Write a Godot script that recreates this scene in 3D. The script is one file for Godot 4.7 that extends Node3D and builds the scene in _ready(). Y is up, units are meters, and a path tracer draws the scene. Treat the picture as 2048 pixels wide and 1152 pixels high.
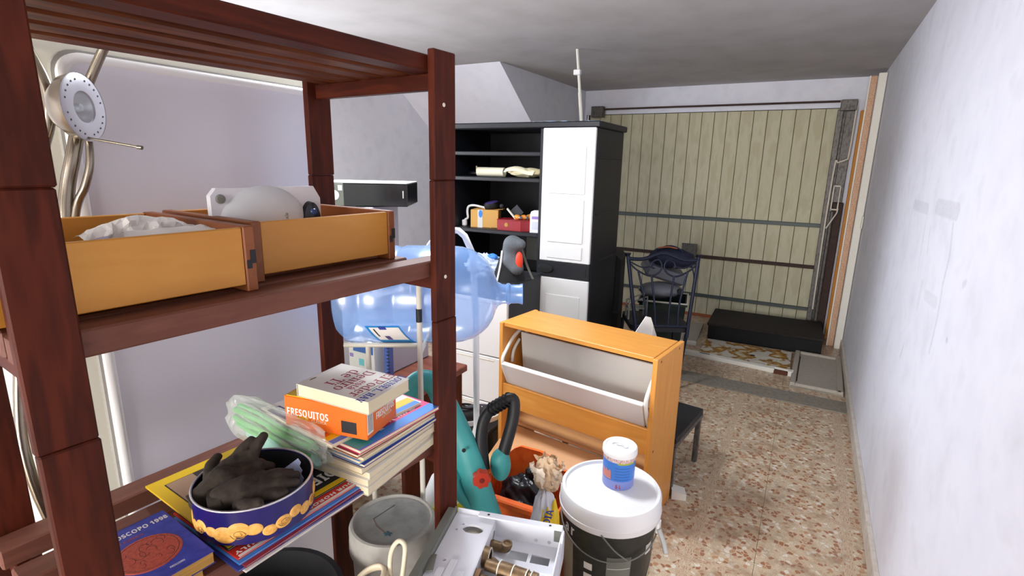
extends Node3D
# Garage store room: a dark slatted shelf in front, cabinets, crates and buckets behind it, a boarded garage door at the far end.

var M := {}          # materials by name
var used := {}       # names in use at top level
const SHELF_AT := Vector3(-0.702, 0, -0.95)
var SHELF_B := Basis.from_euler(Vector3(0, deg_to_rad(-4.6), 0))

# ---------------------------------------------------------------- nodes
func numbered(n: String) -> String:
	if not used.has(n):
		used[n] = 0
		return n
	used[n] += 1
	return "%s_%03d" % [n, used[n]]

func thing(called: String, label: String, category: String, at := Vector3.ZERO, yaw := 0.0, group := "") -> Node3D:
	var o := Node3D.new()
	o.name = numbered(called)
	add_child(o)
	o.position = at
	o.rotation.y = deg_to_rad(yaw)
	meta(o, label, category, group)
	return o

func meta(o: Node, label: String, category: String, group := "") -> void:
	o.set_meta("label", label)
	o.set_meta("category", category)
	if group:
		o.set_meta("group", group)

func part(called: String, st: SurfaceTool, m: Material, parent: Node3D, label := "") -> MeshInstance3D:
	st.generate_normals()
	var o := MeshInstance3D.new()
	o.name = called if parent != self else numbered(called)
	o.mesh = st.commit()
	o.material_override = m
	o.cast_shadow = GeometryInstance3D.SHADOW_CASTING_SETTING_ON
	parent.add_child(o, true)
	if label:
		o.set_meta("label", label)
	return o

func struct(called: String, st: SurfaceTool, m: Material, label: String, category: String) -> MeshInstance3D:
	var o := part(called, st, m, self)
	o.set_meta("kind", "structure")
	meta(o, label, category)
	return o

# a point on the shelf: s along it towards the camera, w across it away from the aisle
func sh(s: float, w: float, y: float) -> Vector3:
	return SHELF_AT + SHELF_B * Vector3(-w, y, s)

# ---------------------------------------------------------------- shapes
func S() -> SurfaceTool:
	var st := SurfaceTool.new()
	st.begin(Mesh.PRIMITIVE_TRIANGLES)
	st.set_smooth_group(-1)
	return st

func tri(st: SurfaceTool, a: Vector3, b: Vector3, c: Vector3, out: Vector3) -> void:
	if (a - c).cross(a - b).dot(out) < 0.0:
		var t := b
		b = c
		c = t
	st.add_vertex(a)
	st.add_vertex(b)
	st.add_vertex(c)

func quad(st: SurfaceTool, a: Vector3, b: Vector3, c: Vector3, d: Vector3, out: Vector3) -> void:
	tri(st, a, b, c, out)
	tri(st, a, c, d, out)

# box with chamfered edges, centre c, size s
func box(st: SurfaceTool, c: Vector3, s: Vector3, b := 0.002, r := Basis.IDENTITY) -> SurfaceTool:
	var h := s / 2.0
	b = minf(b, minf(h.x, minf(h.y, h.z)) * 0.6)
	st.set_smooth_group(-1)
	var pt := func(axis: int, g: Vector3) -> Vector3:
		var v := (h - Vector3(b, b, b)) * g
		v[axis] = h[axis] * g[axis]
		return c + r * v
	for k in 3:
		var i := (k + 1) % 3
		var j := (k + 2) % 3
		for sg: float in [-1.0, 1.0]:
			var q := []
			for uv in [[-1.0, -1.0], [1.0, -1.0], [1.0, 1.0], [-1.0, 1.0]]:
				var g := Vector3.ZERO
				g[k] = sg
				g[i] = uv[0]
				g[j] = uv[1]
				q.append(pt.call(k, g))
			var n := Vector3.ZERO
			n[k] = sg
			quad(st, q[0], q[1], q[2], q[3], r * n)
		if b > 0.0:
			for uv in [[-1.0, -1.0], [1.0, -1.0], [1.0, 1.0], [-1.0, 1.0]]:
				var g0 := Vector3.ZERO
				g0[i] = uv[0]
				g0[j] = uv[1]
				var g1 := g0
				g0[k] = -1.0
				g1[k] = 1.0
				var n := Vector3.ZERO
				n[i] = uv[0]
				n[j] = uv[1]
				quad(st, pt.call(i, g0), pt.call(i, g1), pt.call(j, g1), pt.call(j, g0), r * n)
	if b > 0.0:
		for sx: float in [-1.0, 1.0]:
			for sy: float in [-1.0, 1.0]:
				for sz: float in [-1.0, 1.0]:
					var g := Vector3(sx, sy, sz)
					tri(st, pt.call(0, g), pt.call(1, g), pt.call(2, g), r * g)
	return st

# solid of revolution about y; profile points are (radius, height)
func lathe(st: SurfaceTool, prof: Array, seg := 32, xf := Transform3D.IDENTITY) -> SurfaceTool:
	var group := 0
	for i in prof.size() - 1:
		var a: Vector2 = prof[i]
		var b: Vector2 = prof[i + 1]
		if i > 0:
			var p: Vector2 = prof[i - 1]
			if absf((a - p).angle_to(b - a)) > 0.7:
				group += 1
		st.set_smooth_group(group)
		var nrm := Vector2(b.y - a.y, a.x - b.x)
		for k in seg:
			var t0 := TAU * k / seg
			var t1 := TAU * (k + 1) / seg
			var tm := (t0 + t1) / 2.0
			var out := xf.basis * Vector3(nrm.x * cos(tm), nrm.y, nrm.x * sin(tm))
			var p0 := xf * Vector3(a.x * cos(t0), a.y, a.x * sin(t0))
			var p1 := xf * Vector3(a.x * cos(t1), a.y, a.x * sin(t1))
			var p2 := xf * Vector3(b.x * cos(t1), b.y, b.x * sin(t1))
			var p3 := xf * Vector3(b.x * cos(t0), b.y, b.x * sin(t0))
			if a.x > 1e-5:
				tri(st, p0, p1, p2, out)
			if b.x > 1e-5:
				tri(st, p0, p2, p3, out)
	st.set_smooth_group(-1)
	return st

# round bar swept along points; r is a radius or a list of radii
func tube(st: SurfaceTool, pts: Array, r, seg := 8, flat := 1.0, closed := false) -> SurfaceTool:
	var n := pts.size()
	var rings := []
	var up := Vector3(0.131, 0.967, 0.217)
	for i in n:
		var p: Vector3 = pts[i]
		var a: Vector3 = pts[(i - 1 + n) % n] if closed or i > 0 else p
		var b: Vector3 = pts[(i + 1) % n] if closed or i < n - 1 else p
		var t := (b - a).normalized()
		var side := t.cross(up)
		if side.length() < 0.05:
			side = t.cross(Vector3(1, 0, 0))
		side = side.normalized()
		up = side.cross(t).normalized()
		var rad: float = r[i] if r is Array else r
		var ring := []
		for k in seg:
			var f := TAU * k / seg
			ring.append(p + side * cos(f) * rad + up * sin(f) * rad * flat)
		rings.append(ring)
	st.set_smooth_group(0)
	for i in (n if closed else n - 1):
		var j := (i + 1) % n
		var mid: Vector3 = (pts[i] + pts[j]) / 2.0
		for k in seg:
			var l := (k + 1) % seg
			var out: Vector3 = (rings[i][k] + rings[i][l] + rings[j][k] + rings[j][l]) / 4.0 - mid
			quad(st, rings[i][k], rings[i][l], rings[j][l], rings[j][k], out)
	st.set_smooth_group(-1)
	if not closed:
		for e in [0, n - 1]:
			var t: Vector3 = (pts[0] - pts[1]) if e == 0 else (pts[n - 1] - pts[n - 2])
			for k in range(1, seg - 1):
				tri(st, rings[e][0], rings[e][k], rings[e][k + 1], t)
	return st

# polygon in x y, extruded along z from z0 to z1, then placed
func prism(st: SurfaceTool, poly: PackedVector2Array, z0: float, z1: float, xf := Transform3D.IDENTITY, smooth := false) -> SurfaceTool:
	st.set_smooth_group(-1)
	var idx := Geometry2D.triangulate_polygon(poly)
	for k in range(0, idx.size(), 3):
		for z in [z0, z1]:
			var o := xf.basis * Vector3(0, 0, 1.0 if z == maxf(z0, z1) else -1.0)
			var q := []
			for e in 3:
				q.append(xf * Vector3(poly[idx[k + e]].x, poly[idx[k + e]].y, z))
			tri(st, q[0], q[1], q[2], o)
	var cw := 1.0 if Geometry2D.is_polygon_clockwise(poly) else -1.0
	if smooth:
		st.set_smooth_group(0)
	for i in poly.size():
		var a := poly[i]
		var b := poly[(i + 1) % poly.size()]
		var d := b - a
		var out := xf.basis * Vector3(-d.y * cw, d.x * cw, 0)
		quad(st, xf * Vector3(a.x, a.y, z0), xf * Vector3(b.x, b.y, z0), xf * Vector3(b.x, b.y, z1), xf * Vector3(a.x, a.y, z1), out)
	st.set_smooth_group(-1)
	return st

# surface sampled on a grid, f(u, v) with u and v from 0 to 1
func sheet(st: SurfaceTool, nu: int, nv: int, f: Callable, smooth := true, thick := 0.0) -> SurfaceTool:
	st.set_smooth_group(0 if smooth else -1)
	var p := []
	for i in nu + 1:
		var row := []
		for j in nv + 1:
			row.append(f.call(float(i) / nu, float(j) / nv))
		p.append(row)
	for i in nu:
		for j in nv:
			var a: Vector3 = p[i][j]
			var b: Vector3 = p[i + 1][j]
			var c: Vector3 = p[i + 1][j + 1]
			var d: Vector3 = p[i][j + 1]
			var out := (c - a).cross(d - b)
			quad(st, a, b, c, d, out)
			if thick > 0.0:
				var k := out.normalized() * thick
				st.set_smooth_group(1 if smooth else -1)
				quad(st, a - k, b - k, c - k, d - k, -out)
				st.set_smooth_group(0 if smooth else -1)
	st.set_smooth_group(-1)
	return st

# closed lump: sphere of radii r whose surface f(direction) pushes in or out
func lump(st: SurfaceTool, c: Vector3, r: Vector3, f: Callable, nu := 28, nv := 18, smooth := true) -> SurfaceTool:
	st.set_smooth_group(0 if smooth else -1)
	var p := []
	for j in nv + 1:
		var row := []
		var la := PI * (float(j) / nv - 0.5)
		for i in nu:
			var lo := TAU * i / nu
			var d := Vector3(cos(la) * cos(lo), sin(la), cos(la) * sin(lo))
			row.append(c + d * r * (f.call(d) as float))
		p.append(row)
	for j in nv:
		for i in nu:
			var k := (i + 1) % nu
			var out: Vector3 = (p[j][i] + p[j + 1][k]) / 2.0 - c
			if j > 0:
				tri(st, p[j][i], p[j][k], p[j + 1][k], out)
			if j < nv - 1:
				tri(st, p[j][i], p[j + 1][k], p[j + 1][i], out)
	st.set_smooth_group(-1)
	return st

# surface nets over smoothly joined tapered bones: each bone is [a, b, ra, rb]
func flesh(st: SurfaceTool, bones: Array, cell: float, blend: float, wrinkle: FastNoiseLite = null, depth := 0.0) -> SurfaceTool:
	var lo := Vector3.INF
	var hi := -Vector3.INF
	for b in bones:
		for e in 2:
			var rr = Vector3.ONE * (b[2 + e] + cell * 3.0)
			lo = lo.min(b[e] - rr)
			hi = hi.max(b[e] + rr)
	var n := Vector3i((hi - lo) / cell) + Vector3i(2, 2, 2)
	var field := PackedFloat32Array()
	field.resize(n.x * n.y * n.z)
	for x in n.x:
		for y in n.y:
			for z in n.z:
				var p := lo + Vector3(x, y, z) * cell
				var acc := 0.0
				var best := 1e9
				for b in bones:
					var ab: Vector3 = b[1] - b[0]
					var t := clampf((p - (b[0] as Vector3)).dot(ab) / maxf(ab.length_squared(), 1e-9), 0.0, 1.0)
					var d: float = p.distance_to(b[0] + ab * t) - lerpf(b[2], b[3], t)
					best = minf(best, d)
					if d < blend * 6.0:
						acc += exp(-d / blend)
				var v := -blend * log(acc) if acc > 0.0 else best
				if wrinkle and absf(v) < cell * 3.0:
					v += wrinkle.get_noise_3dv(p) * depth
				field[(x * n.y + y) * n.z + z] = v
	var vert := {}
	var key := func(x: int, y: int, z: int) -> int: return (x * n.y + y) * n.z + z
	for x in n.x - 1:
		for y in n.y - 1:
			for z in n.z - 1:
				var sum := Vector3.ZERO
				var cnt := 0
				var base := (x * n.y + y) * n.z + z
				for e in EDGES:
					var va: float = field[base + (e[0].x * n.y + e[0].y) * n.z + e[0].z]
					var vb: float = field[base + (e[1].x * n.y + e[1].y) * n.z + e[1].z]
					if (va < 0.0) != (vb < 0.0):
						sum += Vector3(e[0]).lerp(Vector3(e[1]), va / (va - vb))
						cnt += 1
				if cnt:
					vert[base] = lo + (Vector3(x, y, z) + sum / cnt) * cell
	st.set_smooth_group(0)
	for x in range(1, n.x - 1):
		for y in range(1, n.y - 1):
			for z in range(1, n.z - 1):
				var base: int = key.call(x, y, z)
				var v0 := field[base]
				for ax in 3:
					var step: int = [n.y * n.z, n.z, 1][ax]
					var v1 := field[base + step]
					if (v0 < 0.0) == (v1 < 0.0):
						continue
					var i: int = [n.z, n.y * n.z, n.y * n.z][ax]
					var j: int = [1, 1, n.z][ax]
					var out := Vector3.ZERO
					out[ax] = 1.0 if v0 < 0.0 else -1.0
					if vert.has(base) and vert.has(base - i) and vert.has(base - j) and vert.has(base - i - j):
						quad(st, vert[base], vert[base - i], vert[base - i - j], vert[base - j], out)
	st.set_smooth_group(-1)
	return st

const EDGES := [
	[Vector3i(0, 0, 0), Vector3i(1, 0, 0)], [Vector3i(0, 1, 0), Vector3i(1, 1, 0)], [Vector3i(0, 0, 1), Vector3i(1, 0, 1)], [Vector3i(0, 1, 1), Vector3i(1, 1, 1)],
	[Vector3i(0, 0, 0), Vector3i(0, 1, 0)], [Vector3i(1, 0, 0), Vector3i(1, 1, 0)], [Vector3i(0, 0, 1), Vector3i(0, 1, 1)], [Vector3i(1, 0, 1), Vector3i(1, 1, 1)],
	[Vector3i(0, 0, 0), Vector3i(0, 0, 1)], [Vector3i(1, 0, 0), Vector3i(1, 0, 1)], [Vector3i(0, 1, 0), Vector3i(0, 1, 1)], [Vector3i(1, 1, 0), Vector3i(1, 1, 1)]]

# smooth path through points
func curve(pts: Array, per := 6) -> Array:
	var out := []
	for i in pts.size() - 1:
		var p0: Vector3 = pts[maxi(i - 1, 0)]
		var p1: Vector3 = pts[i]
		var p2: Vector3 = pts[i + 1]
		var p3: Vector3 = pts[mini(i + 2, pts.size() - 1)]
		for k in per:
			out.append(p1.cubic_interpolate(p2, p0, p3, float(k) / per))
	out.append(pts[-1])
	return out

func ellipse(c: Vector2, rx: float, ry: float, n := 28) -> PackedVector2Array:
	var p := PackedVector2Array()
	for k in n:
		p.append(c + Vector2(cos(TAU * k / n) * rx, sin(TAU * k / n) * ry))
	return p

func rounded(w: float, h: float, r: float, n := 5) -> PackedVector2Array:
	var p := PackedVector2Array()
	for q in 4:
		var c := Vector2((w / 2 - r) * [1, -1, -1, 1][q], (h / 2 - r) * [1, 1, -1, -1][q])
		for k in n + 1:
			var a := PI / 2 * (q + float(k) / n)
			p.append(c + Vector2(cos(a), sin(a)) * r)
	return p

# raised lettering; ux runs along the line of text, uy towards the top of the letters
func text(parent: Node3D, words: String, height: float, m: Material, at: Vector3, ux: Vector3, uy: Vector3, wide := 1.0, font := "Droid Sans", bold := true) -> MeshInstance3D:
	var t := TextMesh.new()
	var f := SystemFont.new()
	f.font_names = PackedStringArray([font])
	f.font_weight = 700 if bold else 400
	t.font = f
	t.text = words
	t.font_size = 32
	t.pixel_size = height / 24.0
	t.depth = 0.0006
	t.curve_step = 2.0
	t.material = m
	var o := MeshInstance3D.new()
	o.name = "lettering"
	o.mesh = t
	o.transform = Transform3D(Basis(ux.normalized() * wide, uy.normalized(), ux.cross(uy).normalized()), at)
	parent.add_child(o, true)
	return o

# ---------------------------------------------------------------- materials
func noise(seed_: int, freq: float, type := FastNoiseLite.TYPE_SIMPLEX_SMOOTH, oct := 4) -> FastNoiseLite:
	var n := FastNoiseLite.new()
	n.seed = seed_
	n.frequency = freq
	n.noise_type = type
	n.fractal_octaves = oct
	return n

func tex(seed_: int, freq: float, ramp: Array, oct := 4, side := 256) -> NoiseTexture2D:
	var t := NoiseTexture2D.new()
	t.width = side
	t.height = side
	t.seamless = true
	t.noise = noise(seed_, freq, FastNoiseLite.TYPE_SIMPLEX_SMOOTH, oct)
	var g := Gradient.new()
	var off := PackedFloat32Array()
	var col := PackedColorArray()
	for k in ramp.size():
		off.append(float(k) / (ramp.size() - 1))
		col.append(Color(ramp[k] as String))
	g.offsets = off
	g.colors = col
	t.color_ramp = g
	return t

func mat(color: String, rough := 0.6, metal := 0.0) -> StandardMaterial3D:
	var m := StandardMaterial3D.new()
	m.albedo_color = Color(color)
	m.roughness = rough
	m.metallic = metal
	return m

func grain(t: Texture2D, scale: Vector3, rough := 0.5, world := false) -> StandardMaterial3D:
	var m := mat("ffffff", rough)
	m.albedo_texture = t
	m.uv1_triplanar = true
	m.uv1_world_triplanar = world
	m.uv1_scale = scale
	return m

func clear(color: String, alpha: float, rough := 0.08) -> StandardMaterial3D:
	var m := mat(color, rough)
	m.transparency = BaseMaterial3D.TRANSPARENCY_ALPHA
	m.albedo_color.a = alpha
	m.cull_mode = BaseMaterial3D.CULL_DISABLED
	return m

# chips of stone in a pale binder
func terrazzo() -> ImageTexture:
	var n := 1024
	var id := noise(5, 0.030, FastNoiseLite.TYPE_CELLULAR, 1)
	id.fractal_type = FastNoiseLite.FRACTAL_NONE
	id.cellular_return_type = FastNoiseLite.RETURN_CELL_VALUE
	id.cellular_jitter = 1.0
	id.domain_warp_enabled = true
	id.domain_warp_amplitude = 14.0
	id.domain_warp_frequency = 0.03
	var edge := id.duplicate() as FastNoiseLite
	edge.cellular_return_type = FastNoiseLite.RETURN_DISTANCE2_SUB
	var a := id.get_seamless_image(n, n, false, false, 0.1, true)
	var b := edge.get_seamless_image(n, n, false, false, 0.1, true)
	var c := noise(9, 0.004).get_seamless_image(n, n)
	var fine := noise(12, 0.11).get_seamless_image(n, n)
	var da := a.get_data()
	var db := b.get_data()
	var dc := c.get_data()
	var df := fine.get_data()
	var out := PackedByteArray()
	out.resize(n * n * 3)
	var cols := [Color("b0775a"), Color("c99c78"), Color("dcc6a6"), Color("f0e6d4"), Color("d2b391"), Color("e4d4b8"), Color("b07a58"), Color("e0cdb0")]
	var binder := Color("d9c2a4")
	for i in n * n:
		var k := int(da[i]) * 37 % 251
		var col: Color = binder
		if k < 215 and db[i] > 34:
			col = cols[k % cols.size()]
		col = col.lerp(Color("a58a70"), clampf((dc[i] - 120) / 160.0, 0.0, 0.5))
		var g := 0.78 + 0.24 * df[i] / 255.0
		out[i * 3] = int(clampf(col.r * g, 0, 1) * 255)
		out[i * 3 + 1] = int(clampf(col.g * g, 0, 1) * 255)
		out[i * 3 + 2] = int(clampf(col.b * g, 0, 1) * 255)
	return ImageTexture.create_from_image(Image.create_from_data(n, n, false, Image.FORMAT_RGB8, out))

# grey rubbed outlines of two things that leaned on the wall, see-through elsewhere; covers 2 m by 1 m
const SCUFFS := [[2.85, 1.37, 2.53, 1.37, 0.02, 0.35], [2.36, 1.39, 2.05, 1.39, 0.026, 0.4], [2.88, 1.35, 2.89, 1.27, 0.006, 0.3], [2.89, 1.27, 2.82, 1.16, 0.004, 0.2], [2.51, 1.31, 2.49, 1.2, 0.007, 0.3], [2.41, 1.31, 2.37, 1.22, 0.007, 0.3], [2.49, 1.18, 2.47, 1.12, 0.006, 0.2], [2.07, 1.35, 2.03, 1.26, 0.009, 0.45], [2.03, 1.26, 2.04, 1.17, 0.009, 0.5], [2.04, 1.17, 2.02, 1.07, 0.009, 0.4], [2.02, 1.07, 2.03, 0.95, 0.008, 0.4], [2.36, 1.11, 2.35, 1.03, 0.018, 0.25], [2.26, 1.09, 2.08, 1.1, 0.018, 0.25], [2.47, 0.84, 2.49, 0.79, 0.009, 0.4], [1.81, 1.21, 1.79, 1.22, 0.009, 0.4], [1.86, 1.04, 1.85, 1.04, 0.007, 0.6]]

func scuffs() -> ImageTexture:
	var speck := noise(33, 0.25).get_image(512, 256).get_data()
	var im := Image.create(512, 256, false, Image.FORMAT_RGBA8)
	im.fill(Color(0.6, 0.6, 0.63, 0.0))
	for s in SCUFFS:
		var a := Vector2((s[0] - 1.4) * 256.0, (1.6 - s[1]) * 256.0)
		var b := Vector2((s[2] - 1.4) * 256.0, (1.6 - s[3]) * 256.0)
		var w: float = s[4] * 256.0 + 1.0
		var r := Rect2(a, Vector2.ZERO).expand(b).grow(w + 2)
		for y in range(maxi(2, int(r.position.y)), mini(254, int(r.end.y))):
			for x in range(maxi(2, int(r.position.x)), mini(510, int(r.end.x))):
				var q := Geometry2D.get_closest_point_to_segment(Vector2(x, y), a, b)
				var d := q.distance_to(Vector2(x, y))
				if d < w:
					var rub: float = 0.55 * s[5] * (0.5 + speck[y * 512 + x] / 255.0) * minf(1.0, (w - d) / 1.2)
					im.set_pixel(x, y, Color(0.6, 0.6, 0.63, maxf(im.get_pixel(x, y).a, rub)))
	return ImageTexture.create_from_image(im)

func materials() -> void:
	var dark := tex(2, 0.012, ["311006", "44180b", "52200f", "3b1408", "4b1c0d"], 5)
	for ax in ["x", "y", "z"]:
		var v := Vector3(6, 6, 6)
		v["xyz".find(ax)] = 0.7
		M["mahogany_" + ax] = grain(dark, v, 0.55)
		M["mahogany_" + ax].metallic_specular = 0.3
	M.under_slat = grain(tex(3, 0.012, ["381809", "5c2c12", "6e3c20", "48210f", "633219"], 5), Vector3(6, 6, 0.7), 0.55)
	M.under_slat.metallic_specular = 0.3
	var dusty := tex(4, 0.013, ["562c1d", "6d3f2e", "613525", "794a37"], 5)
	M.slat = grain(dusty, Vector3(6, 6, 0.7), 0.62)
	var ply := tex(6, 0.01, ["b6741f", "c48934", "bd7f2a", "ca9040"], 5)
	M.ply = grain(ply, Vector3(3, 3, 0.5), 0.42)
	M.ply_x = grain(ply, Vector3(0.5, 3, 3), 0.42)
	var brown := tex(7, 0.012, ["6e3a14", "84481b", "7a4118", "93541f"], 5)
	M.edge_wood = grain(brown, Vector3(4, 4, 0.7), 0.5)
	M.edge_wood_x = grain(brown, Vector3(0.7, 4, 4), 0.5)
	var beech := tex(8, 0.01, ["d58e3c", "e09b48", "da9441", "e6a655"], 5)
	M.beech_x = grain(beech, Vector3(0.5, 4, 4), 0.4)
	M.beech_y = grain(beech, Vector3(4, 0.5, 4), 0.4)
	M.tan_board = grain(tex(10, 0.02, ["c88e58", "d49a62", "cf955e"], 4), Vector3(1, 5, 5), 0.5)
	M.table_wood = grain(tex(11, 0.012, ["5a2a20", "74402f", "85503c"], 5), Vector3(1, 6, 6), 0.45)
	M.terrazzo = grain(terrazzo(), Vector3(1.8, 1.8, 1.8), 0.3, true)
	M.wall = grain(tex(14, 0.02, ["dadbe4", "e2e3ee", "e6e7f1", "dddee8"], 5), Vector3(0.8, 0.8, 0.8), 0.75, true)
	M.wall_marked = M.wall.duplicate()
	M.wall_marked.detail_enabled = true
	M.wall_marked.detail_albedo = scuffs()
	M.wall_marked.detail_uv_layer = BaseMaterial3D.DETAIL_UV_2
	M.ceiling = grain(tex(15, 0.015, ["aba8a8", "b3b0b1", "b9b7b8"], 5), Vector3(0.7, 0.7, 0.7), 0.85, true)
	M.cement = grain(tex(16, 0.05, ["7b7468", "8a8377", "968f82"], 5), Vector3(2, 2, 2), 0.8, true)
	M.skirting = grain(tex(17, 0.03, ["bdb3a6", "d2cac0", "c7bdb1"], 5), Vector3(2, 2, 2), 0.5, true)
	M.door_board = grain(tex(18, 0.012, ["b3ae8d", "beb99a", "c4bfa1", "b8b293", "bcaf8c"], 5), Vector3(2.4, 0.7, 2.4), 0.6, true)
	M.bar = mat("4a5250", 0.5, 0.3)
	M.bar_rust = grain(tex(19, 0.04, ["2a1a16", "3a241d", "452c24"], 4), Vector3(2, 2, 2), 0.7)
	M.gear = grain(tex(20, 0.03, ["3b3836", "57524e", "6b6865", "4a3a32"], 5), Vector3(5, 2, 5), 0.5)
	M.gear.metallic = 0.4
	M.plank = mat("e6e3d8", 0.55)
	M.fleck = grain(tex(21, 0.05, ["b07a5a", "d9b79a", "c08e6c", "e8d4c0"], 4), Vector3(3, 6, 3), 0.6)
	M.amber = mat("c07a14", 0.55)
	M.white_metal = mat("e9ebf1", 0.3)
	M.white_plastic = mat("f1f1f0", 0.4)
	M.panel_white = mat("deddda", 0.38)
	M.cream = mat("ecebdc", 0.4)
	M.bone = mat("d9d3c4", 0.5)
	M.fridge = mat("e2e2ec", 0.3)
	M.navy = grain(tex(22, 0.05, ["040508", "090b13", "0e121d"], 4), Vector3(3, 3, 3), 0.5)
	M.black = mat("08080a", 0.5)
	M.soft_black = mat("0b0b0d", 0.75)
	M.ink = mat("17171a", 0.6)
	M.grey_dark = mat("2c2e33", 0.6)
	M.grey_panel = mat("a8a3ab", 0.55)
	M.chrome = mat("958d7e", 0.24, 0.92)
	M.silver = mat("d2d3d8", 0.3, 0.85)
	M.aluminium = mat("c2c1cb", 0.35, 0.1)
	M.glass_grey = clear("d7dce0", 0.25)
	M.jug = clear("88b5f0", 0.48, 0.2)
	M.jug.metallic_specular = 0.7
	M.film = clear("dfe6dc", 0.26, 0.15)
	M.pouch = clear("b9c6e8", 0.45, 0.15)
	M.tin_blue = mat("110a58", 0.3)
	M.cookie = grain(tex(23, 0.03, ["c8862f", "e0a850", "efc375"], 4), Vector3(12, 12, 12), 0.5)
	M.glove = grain(tex(24, 0.05, ["1f1914", "2f261e", "3a3026"], 5), Vector3(9, 9, 9), 0.9)
	M.page = mat("dccfae", 0.8)
	M.page_white = mat("e6e2da", 0.75)
	M.page_brown = grain(tex(25, 0.02, ["8a6428", "a67d38", "b98f48"], 4), Vector3(1, 40, 1), 0.85)
	M.paper = mat("e4e2dd", 0.8)
	M.blue_cover = grain(tex(26, 0.03, ["27308f", "343fa8", "3e49b4"], 4), Vector3(6, 6, 6), 0.45)
	M.red_disc = grain(tex(27, 0.05, ["9c3a2b", "b34a36", "c25a42"], 4), Vector3(12, 12, 12), 0.5)
	M.yellow = mat("ecc411", 0.4)
	M.red = mat("d22d1e", 0.45)
	M.pink = mat("d92f72", 0.4)
	M.sky_blue = mat("3f86d8", 0.4)
	M.orange_box = mat("e0690f", 0.45)
	M.orange = grain(tex(28, 0.02, ["e0541a", "ee6a24", "f27a32"], 3), Vector3(3, 3, 3), 0.45)
	M.teal = mat("3f9d9b", 0.45)
	M.teal_soft = mat("8fd0c2", 0.6)
	M.green = mat("2fae45", 0.5)
	M.knob = mat("c43a22", 0.4)
	M.bin_bag = mat("141418", 0.36)
	M.white_bag = mat("e8e9ee", 0.35)
	M.yellow_bag = mat("f0c90e", 0.35)
	M.crumple = mat("d8b995", 0.8)
	M.brass = grain(tex(29, 0.03, ["5d4a33", "7a6247", "8c7350"], 4), Vector3(8, 8, 8), 0.5)
	M.brass.metallic = 0.5
	M.lid_grey = grain(tex(30, 0.02, ["7f7f78", "8d8d86", "98978f"], 4), Vector3(4, 4, 4), 0.55)
	M.pail = grain(tex(34, 0.02, ["96938a", "a5a299", "aeaba2"], 4), Vector3(4, 4, 4), 0.55)
	M.cable = mat("e3d7ba", 0.5)
	M.label_black = grain(tex(35, 0.03, ["1d1f1c", "2a2c28", "343630"], 4), Vector3(4, 4, 4), 0.4)
	M.label_green = mat("8f9a80", 0.5)
	M.label_grey = mat("76786f", 0.5)
	M.can_blue = mat("3d7fd6", 0.35)
	M.can_low = mat("8c9be0", 0.35)
	M.carton = mat("d3a257", 0.7)
	M.tape = mat("d9d6cf", 0.35)
	M.wine = mat("8e1a24", 0.35)
	M.onion = mat("d8862e", 0.35)
	M.purple = mat("4b3a78", 0.4)
	M.iron = mat("23283a", 0.4, 0.5)
	M.olive_bin = mat("20302a", 0.5)
	M.dark_board = grain(tex(36, 0.04, ["15110f", "1f1915", "271f18"], 5), Vector3(3, 3, 3), 0.8)
	M.grey_board = grain(tex(37, 0.03, ["a29a8e", "b0a89c", "a9a195"], 4), Vector3(3, 3, 3), 0.7)
	M.rust_board = grain(tex(38, 0.011, ["cfcabd", "d5d1c6", "cdc8ba", "d2cec2", "8a5a18", "b3842f", "c9c3b2", "d3cfc4"], 5), Vector3(1.7, 1.7, 1.7), 0.5)
	M.lilac = mat("9a7fc4", 0.5)
	M.ink_red = mat("93283a", 0.6)
	M.ink_blue = mat("2f3f94", 0.6)
	M.shark = grain(tex(39, 0.05, ["4a4e53", "5a5e63", "63676c"], 4), Vector3(9, 9, 9), 0.8)
	M.mouth = mat("e2401f", 0.5)
	M.ink_black = mat("0b0b0c", 0.8)
	M.leather = mat("121318", 0.5)
	M.glass_clear = clear("ffffff", 0.06, 0.02)

# ---------------------------------------------------------------- scene
func _ready() -> void:
	var cam := Camera3D.new()
	cam.name = "camera"
	add_child(cam)
	cam.position = Vector3(0, 1.5, 0)
	cam.rotation = Vector3(deg_to_rad(-13.163), deg_to_rad(29.209), deg_to_rad(1.1754))
	cam.fov = 57.33
	cam.near = 0.03
	cam.current = true

	var sky_mat := ProceduralSkyMaterial.new()
	sky_mat.sky_top_color = Color("9dbbe6")
	sky_mat.sky_horizon_color = Color("eef2f8")
	sky_mat.ground_horizon_color = Color("cfc8bd")
	sky_mat.ground_bottom_color = Color("a59c90")
	sky_mat.sky_energy_multiplier = 1.0
	var sky := Sky.new()
	sky.sky_material = sky_mat
	var env := Environment.new()
	env.background_mode = Environment.BG_SKY
	env.sky = sky
	env.background_energy_multiplier = 6.0
	env.tonemap_mode = Environment.TONE_MAPPER_LINEAR
	env.tonemap_exposure = 0.58
	env.sdfgi_enabled = true
	env.ssao_enabled = true
	env.ssil_enabled = true
	var we := WorldEnvironment.new()
	we.name = "environment"
	we.environment = env
	add_child(we)

	# daylight through the glazed doors behind the camera and through the window behind the refrigerator
	daylight("daylight_door", Vector3(-0.72, 1.2, 4.4), Vector2(1.85, 1.8), 0.0, 50.0, Color(1.0, 0.985, 0.97))
	daylight("daylight_window", Vector3(-3.22, 1.45, -2.0), Vector2(1.2, 0.85), -90.0, 8.0, Color(0.93, 0.96, 1.0))

	materials()
	ceiling_lamp()
	room()
	garage_door()
	shelf()
	drawers()
	reading_shelf()
	left_side()
	jug_corner()
	cabinets()
	far_end()
	shoe_and_stool()
	foreground()

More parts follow.
